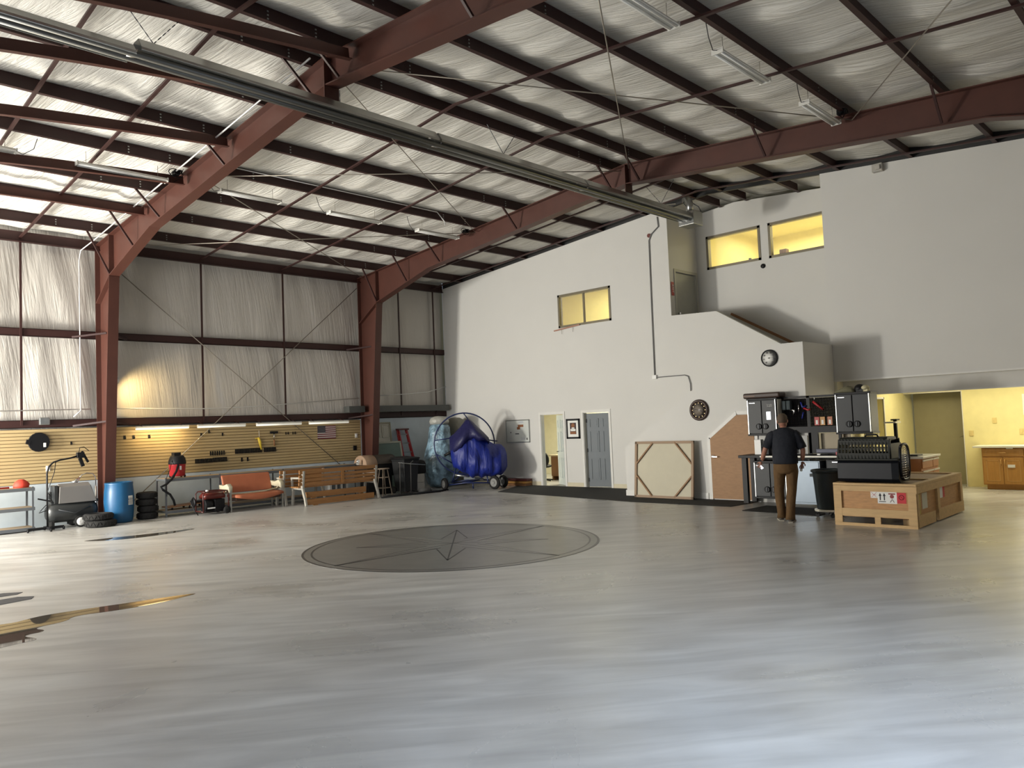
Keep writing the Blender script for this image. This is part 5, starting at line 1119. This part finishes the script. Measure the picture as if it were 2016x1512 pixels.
# upper shell: ribs leave open vents
b = MB()
b.loft([ring_(y, w_, .64, .70, .025) for y, w_ in ((.43, .2), (-.25, .22), (-.30, .2))], smooth=False)
for s in (-1, 1):
    M_ = 1
    for y in [.44-.052*i for i in range(16)]:
        b.bar((s*.275, y, .36), (s*.2, y-.0, .67), .02, .026, 0, (1, 0, 0))
    b.bar((s*.262, .45, .41), (s*.262, -.34, .41), .02, .09); b.bar((s*.212, .44, .62), (s*.212, -.33, .62), .02, .07); b.bar((s*.237, .44, .52), (s*.237, -.34, .52), .016, .018)
b.hexa([(-.27, .44, .36), (.27, .44, .36), (.27, .47, .36), (-.27, .47, .36), (-.2, .42, .67), (.2, .42, .67), (.2, .45, .67), (-.2, .45, .67)])
b.box(-.24, .24, -.36, -.31, .36, .6); b.build('upper_shell', pk, r)
b = MB(); b.tube([(0, .1, .70), (0, .08, .735), (0, -.08, .735), (0, -.1, .70)], .015, 8); b.build('carry_handle', blk, r)
fr = []
for i in range(28): t_ = 2*PI*i/28; fr.append((.2*math.copysign(abs(math.cos(t_))**.6, math.cos(t_)), -.47, .31+.27*math.copysign(abs(math.sin(t_))**.6, math.sin(t_))))
b = MB(); b.tube(fr, .022, 8, 0, True); b.build('door_surround', pb, r)
b = MB()
for i in range(9): b.tube([(-.17+.0425*i, -.475, .07), (-.17+.0425*i, -.475, .55)], .004, 5)
for i in range(14): b.tube([(-.19, -.475, .08+.036*i), (.19, -.475, .08+.036*i)], .004, 5)
b.build('wire_door', chrome, r)
# ------------------------------------------------------------------ kitchen bay
r = thing('kitchen_base_cabinet', 'honey oak kitchen base cabinet against the yellow wall', 'cabinet', (2.42, -14.6, 0))
b = MB(); b.box(.02, .56, -2.4, 0, .1, .88); b.box(.08, .5, -2.35, -.05, 0, .1); b.build('body', oak, r)
pale = mat('routed_oak_edge', (.6, .36, .13), .4)
for k in range(3):
    y1 = -.02-k*.8; b = MB(); b.box(0, .02, y1-.74, y1, .70, .86); d_ = b.build('drawer', oak, r, bevel=.004)
    b = MB()
    for a, c, e, f in ((y1-.68, y1-.06, .82, .828), (y1-.68, y1-.06, .735, .743), (y1-.68, y1-.672, .735, .828), (y1-.068, y1-.06, .735, .828)): b.box(-.004, 0, a, c, e, f)
    b.build('routed_line', pale, d_); b = MB(); b.tube([(0, y1-.3, .78), (-.03, y1-.32, .78), (-.03, y1-.42, .78), (0, y1-.44, .78)], .008, 6); b.build('pull', pale, d_)
    for s in (0, 1):
        a = y1-.37*s; b = MB(); b.box(0, .02, a-.36, a, .12, .68); d_ = b.build('cabinet_door', oak, r, bevel=.004); b = MB()
        for q0, q1, e, f in ((a-.30, a-.06, .61, .62), (a-.30, a-.06, .18, .19), (a-.30, a-.29, .18, .62), (a-.07, a-.06, .18, .62)): b.box(-.004, 0, q0, q1, e, f)
        b.build('routed_line', pale, d_); hy = a-.33 if s == 0 else a-.03; b = MB(); b.tube([(0, hy, .64), (-.03, hy, .62), (-.03, hy, .54), (0, hy, .52)], .008, 6); b.build('pull', pale, d_)
b = MB(); b.box(-.015, -.001, -.58, -.46, .86, .9); b.box(-.015, -.001, -.6, -.47, .47, .53); b.build('paper_note', paper, r)
b = MB(); b.box(2.36, 2.995, -17.1, -14.45, .885, .925); tag(b.build('kitchen_worktop', laminate, bevel=.004), 'pale worktop on the oak cabinet', 'worktop')
r = thing('kitchen_island', 'small oak drawer unit with a white top behind the crate', 'cabinet', (-.55, -14.15, 0))
io = mat('island_orange_oak', (.46, .2, .07), .5)
b = MB(); b.box(-.5, .5, -.28, .28, 0, .86); b.build('body', io, r)
for x0, x1 in ((-.48, .12), (.14, .48)):
    for z0, z1 in ((.68, .84), (.1, .64)):
        b = MB(); b.box(x0, x1, -.3, -.28, z0, z1); d_ = b.build('drawer', io, r, bevel=.004); b = MB(); b.box(x0, x1, -.315, -.3, z1-.03, z1); b.build('pull_rail', laminate, d_)
b = MB(); b.box(-.53, .53, -.33, .3, .861, .9); b.build('countertop', laminate, r, bevel=.004)
b = MB(); b.box(-.4, -.1, -.2, .1, .901, .93); b.build('dark_tray', blk, r)
r = thing('potted_plant', 'dark spiky leaves sticking out past the yellow wall edge by the big plain door', 'plant', (3.33, -14.3, 0))
b = MB(); b.lathe([(0, 0), (.09, 0), (.12, .3), (.11, .31), (0, .29)], 16); b.build('pot', blk, r)
b = MB(); b.tube([(0, 0, .3), (0, .02, .9)], .02, 6)
for k in range(9):
    a = k*.7+1.2; b.tube([(0, .02, .9), (.14*math.cos(a), .02+.14*math.sin(a), 1.12+.03*math.sin(k*2)), (.3*math.cos(a), .02+.3*math.sin(a), 1.08+.04*math.sin(k*3))], [.012, .014, .002], 5)
b.build('leaves', foliage, r)
for (y, z), l in (((-14.76, 1.45), 'cream outlet plate, upper one on the yellow kitchen wall'), ((-14.3, 1.18), 'cream switch plate beside the big plain kitchen door'), ((-15.25, 1.2), 'cream outlet plate above the oak cabinet at the right')):
    b = MB(); b.box(2.985, 3.0, y-.04, y+.04, z-.06, z+.06); b.box(2.98, 2.985, y-.012, y+.012, z-.03, z+.03); tag(b.build('outlet_plate', mat('cream_plate', (.7, .56, .25), .4), bevel=.003), l, 'outlet', 'kitchen wall plates')
pass
b = MB(); b.box(2.99, 3.0, -15.6, -15.3, 1.55, 2.0); tag(b.build('wall_paper_sheet', paper), 'white sheet on the yellow wall at the right picture edge', 'paper')
r = thing('kitchen_shelf_stand', 'black T-shaped stand with a pale shelf beyond the pet carrier', 'stand', (.75, -13.45, 0)); b = MB(); b.box(-.03, .03, -.03, .03, 0, 1.55); b.box(-.09, .09, -.06, .06, 1.55, 1.58); b.build('post', blk, r); b = MB(); b.box(-.35, -.03, -.12, .12, 1.5, 1.53); b.build('shelf', laminate, r); b = MB(); b.box(-.15, .15, -.15, .15, 0, .02); b.build('foot', blk, r)
# ------------------------------------------------------------------ the man
def skin_mesh(name, verts, edges, m, parent, sub=2, root=0):
    me = bpy.data.meshes.new(name); me.from_pydata([v[0] for v in verts], edges, []); me.materials.append(m)
    o = bpy.data.objects.new(name, me); COL.objects.link(o); o.parent = parent
    sk = o.modifiers.new('skin', 'SKIN'); sk.use_smooth_shade = True; sk.branch_smoothing = .6
    for i, v in enumerate(verts):
        rr = v[1]; me.skin_vertices[0].data[i].radius = rr if isinstance(rr, tuple) else (rr, rr)
        me.skin_vertices[0].data[i].use_root = (i == root)
    sb = o.modifiers.new('sub', 'SUBSURF'); sb.levels = sub; sb.render_levels = sub
    return o
man = thing('person', 'person in a dark t-shirt and brown trousers walking away towards the workbench, phone in hand', 'person', (-3.95, -13.12, 0), facing(-3.95, -13.12))
LS, RS, LE, RE, LW, RW = (-.12, 0, 1.445), (.27, 0, 1.445), (-.235, -.01, 1.2), (.365, .0, 1.18), (-.30, .08, 1.0), (.345, .06, .99)
LH, RH, LK, RK, LA, RA = (-.02, 0, .93), (.17, 0, .93), (-.045, .07, .51), (.155, .0, .52), (-.03, .06, .1), (.10, -.16, .1)
mid = lambda a, c, t=.5: tuple(a[i]+(c[i]-a[i])*t for i in range(3))
V = [((.075, 0, .98), (.15, .11)), ((.075, 0, 1.12), (.15, .115)), ((.075, -.01, 1.3), (.14, .1)), ((.075, -.01, 1.42), (.1, .08)), ((.07, .02, 1.55), .062), ((.07, .03, 1.6), .058),
     (LS, .045), (mid(LS, LE), .052), (LE, .044), (mid(LE, LW), .042), (LW, .028), (RS, .045), (mid(RS, RE), .052), (RE, .044), (mid(RE, RW), .042), (RW, .028),
     (LH, .1), (mid(LH, LK), .085), (LK, .06), (mid(LK, LA, .4), .056), (LA, .038), (RH, .1), (mid(RH, RK), .085), (RK, .06), (mid(RK, RA, .4), .056), (RA, .038),
     ((LA[0]-.03, LA[1]+.12, .05), (.045, .03)), ((RA[0]+.04, RA[1]+.12, .05), (.045, .03))]
E_ = [(0,1),(1,2),(2,3),(3,4),(4,5),(3,6),(6,7),(7,8),(8,9),(9,10),(3,11),(11,12),(12,13),(13,14),(14,15),(0,16),(16,17),(17,18),(18,19),(19,20),(0,21),(21,22),(22,23),(23,24),(24,25),(20,26),(25,27)]
skin_mesh('body', V, E_, skin, man)
# head: sculpted lathe with face, ears; looks away from the camera, tipped down
hd = MB(); rings = []
for i, (z, rx, ry, dy) in enumerate(((-.115, .03, .035, .035), (-.10, .05, .06, .03), (-.07, .062, .078, .018), (-.03, .070, .09, .005), (.01, .076, .096, 0), (.05, .078, .098, 0), (.085, .070, .088, -.003), (.11, .05, .064, -.005), (.125, .02, .03, -.006))):
    rings.append([(rx*math.cos(2*PI*j/20), dy+ry*math.sin(2*PI*j/20), z) for j in range(20)])
hd.loft(rings); hd.loft([[(-.012, .09, .01), (.012, .09, .01), (0, .1, .01)], [(-.018, .09, -.03), (.018, .09, -.03), (0, .118, -.028)]])
Mh = Matrix.Translation((.068, .045, 1.672)) @ Matrix.Rotation(math.radians(-14), 4, 'X') @ Matrix.Rotation(math.radians(-12), 4, 'Z')
def hp(b, nm, m_, par): o = b.build(nm, m_, par); o.matrix_local = Mh if par is man else Matrix.Identity(4); return o
head = hp(hd, 'head', skin, man)
for s in (-1, 1):
    b = MB(); b.ell((s*.08, -.005, -.01), (.012, .022, .034)); hp(b, 'ear', skin, head)
    b = MB(); b.ell((s*.03, .088, .012), (.013, .008, .009)); hp(b, 'eye', white, head)
b = MB(); b.ell((0, .094, -.062), (.026, .008, .006)); hp(b, 'mouth', mat('lip', (.3, .1, .08), .5), head)
b = MB(); rings = []
for z, k in ((-.05, .9), (-.03, 1.02), (.01, 1.06), (.05, 1.07), (.085, 1.07), (.112, 1.05), (.13, .6)):
    rx, ry = {-.05: (.064, .085), -.03: (.07, .09), .01: (.076, .096), .05: (.078, .098), .085: (.07, .09), .112: (.05, .066), .13: (.03, .04)}[z]
    y1 = {-.05: -.035, -.03: -.02, .01: 0, .05: .03}.get(z, .09)
    rings.append([(rx*k*math.cos(2*PI*j/24), min(ry*k*math.sin(2*PI*j/24), y1), z+.002*math.sin(j*3.1)) for j in range(24)])
b.loft(rings); hp(b, 'hair', hairm, head)
# shirt and trousers, shoes
def ering(c, rx, ry, n=22, ax=None, w=.012, ph=0):
    c = Vector(c); ax = Vector(ax or (0, 0, 1)).normalized(); u = Vector((0, 1, 0)).cross(ax).normalized(); v = ax.cross(u).normalized()
    return [tuple(c+u*(rx+w*math.sin(3*t+ph)*.5)*math.cos(t)+v*(ry+w*math.sin(4*t+ph*2)*.4)*math.sin(t)) for t in [2*PI*j/n for j in range(n)]]
b = MB(); b.loft([ering((.075, .0, z), rx, ry, w=.01, ph=z*9) for z, rx, ry in ((.955, .195, .15), (.99, .202, .155), (1.08, .2, .158), (1.18, .2, .158), (1.3, .21, .155), (1.38, .222, .148), (1.44, .225, .13), (1.49, .205, .11), (1.53, .14, .088), (1.56, .075, .07))])
for Sh, El in ((LS, LE), (RS, RE)):
    d_ = Vector(El)-Vector(Sh); s_ = -1 if Sh is LS else 1
    b.loft([ering(Vector(Sh)+d_*t+Vector((-s_*.02*(1-t), 0, 0)), q, q*1.0, 16, d_, .008, t*7) for t, q in ((-.2, .05), (0, .084), (.2, .086), (.45, .08), (.7, .077), (.9, .076))])
b.build('t_shirt', navyshirt, man)
b = MB()
b.loft([ering((.075, 0, z), rx, ry, w=.008, ph=z*5) for z, rx, ry in ((1.0, .18, .135), (.95, .188, .142), (.88, .192, .15), (.82, .18, .14), (.79, .14, .11))])
for Hp, Kn, An, s_ in ((LH, LK, LA, -1), (RH, RK, RA, 1)):
    P_ = [(Vector(Hp)+Vector((0, 0, .02)), .092), (Vector(mid(Hp, Kn, .25)), .104), (Vector(mid(Hp, Kn, .6)), .088), (Vector(Kn), .078), (Vector(mid(Kn, An, .35)), .076), (Vector(mid(Kn, An, .75)), .070), (Vector(mid(Kn, An, .97)), .072), (Vector(An)+Vector((0, .0, -.05)), .078)]
    b.loft([ering(c, q, q*1.08, 18, (0, 0, 1), .012, i*1.3) for i, (c, q) in enumerate(P_)])
b.build('trousers', khaki, man)
for a, dx in ((LA, -.035), (RA, .05)):
    V = [((a[0], a[1]-.035, .045), (.042, .04)), ((a[0]+dx*.4, a[1]+.06, .042), (.046, .038)), ((a[0]+dx, a[1]+.17, .034), (.042, .028))]
    sh = skin_mesh('shoe', V, [(0,1),(1,2)], shoem, man)
    b = MB(); b.loft([[(a[0]+dx*t_-w_, a[1]+y, z) , (a[0]+dx*t_+w_, a[1]+y, z)] for t_, y, w_, z in ()] or [[(a[0]-.035, a[1]-.08, 0), (a[0]+.035, a[1]-.08, 0), (a[0]+.035, a[1]-.08, .02), (a[0]-.035, a[1]-.08, .02)], [(a[0]+dx-.045, a[1]+.2, 0), (a[0]+dx+.045, a[1]+.2, 0), (a[0]+dx+.045, a[1]+.2, .02), (a[0]+dx-.045, a[1]+.2, .02)]], smooth=False); b.build('sole', mat('pale_sole', (.35, .32, .26), .7), sh)
def hand(w_, s, dirv):
    d = Vector(dirv).normalized(); w_ = Vector(w_); side = d.cross(Vector((0, 1, 0))).normalized(); inn = side.cross(d).normalized()
    V = [(tuple(w_), .026), (tuple(w_+d*.045), (.036, .02)), (tuple(w_+d*.085), (.038, .018))]; E = [(0, 1), (1, 2)]
    for k, (o, L) in enumerate(((-.03, .06), (-.01, .07), (.01, .066), (.029, .05))):
        i = len(V); p = w_+d*.085+side*o; V += [(tuple(p), .0095), (tuple(p+d*L*.5+inn*.008), .0088), (tuple(p+d*L*.8+inn*.03), .008), (tuple(p+d*L*.75+inn*.05), .007)]; E += [(2, i), (i, i+1), (i+1, i+2), (i+2, i+3)]
    i = len(V); p = w_+d*.03-side*.03*s; V += [(tuple(p), .012), (tuple(p+d*.03-side*.02*s+inn*.02), .0105), (tuple(p+d*.055-side*.018*s+inn*.04), .009)]; E += [(1, i), (i, i+1), (i+1, i+2)]
    return skin_mesh('hand', V, E, skin, man, 1)
hand(LW, 1, (-.35, .25, -.9)); hand(RW, -1, (-.15, .1, -1))
b = MB(); b.box(-.035, .035, -.005, .005, -.07, .07); o = tag(b.build('mobile_phone', screen, bevel=.006), 'small bright phone in the man\'s left hand', 'phone')
o.matrix_world = man.matrix_world @ Matrix.Translation((0, 0, 0)); mw = Matrix.Translation((-3.95, -13.12, 0)) @ Matrix.Rotation(facing(-3.95, -13.12), 4, 'Z')
o.matrix_world = mw @ Matrix.Translation((-.315, .115, .895)) @ Matrix.Rotation(math.radians(50), 4, 'Y') @ Matrix.Rotation(math.radians(70), 4, 'X')
b = MB(); b.box(-.02, .02, -.004, .004, -.07, .07); o = tag(b.build('paper_slip', paper), 'small white slip in the man\'s right hand', 'paper'); o.matrix_world = mw @ Matrix.Translation((.33, .10, .885)) @ Matrix.Rotation(math.radians(12), 4, 'Y')
b = MB(); b.tube([(LW[0]+.034*math.cos(a), LW[1]+.034*math.sin(a), LW[2]+.02+.012*math.cos(a)) for a in [2*PI*i/14 for i in range(14)]], .006, 6, 0, True); b.build('wristband', blk, man)
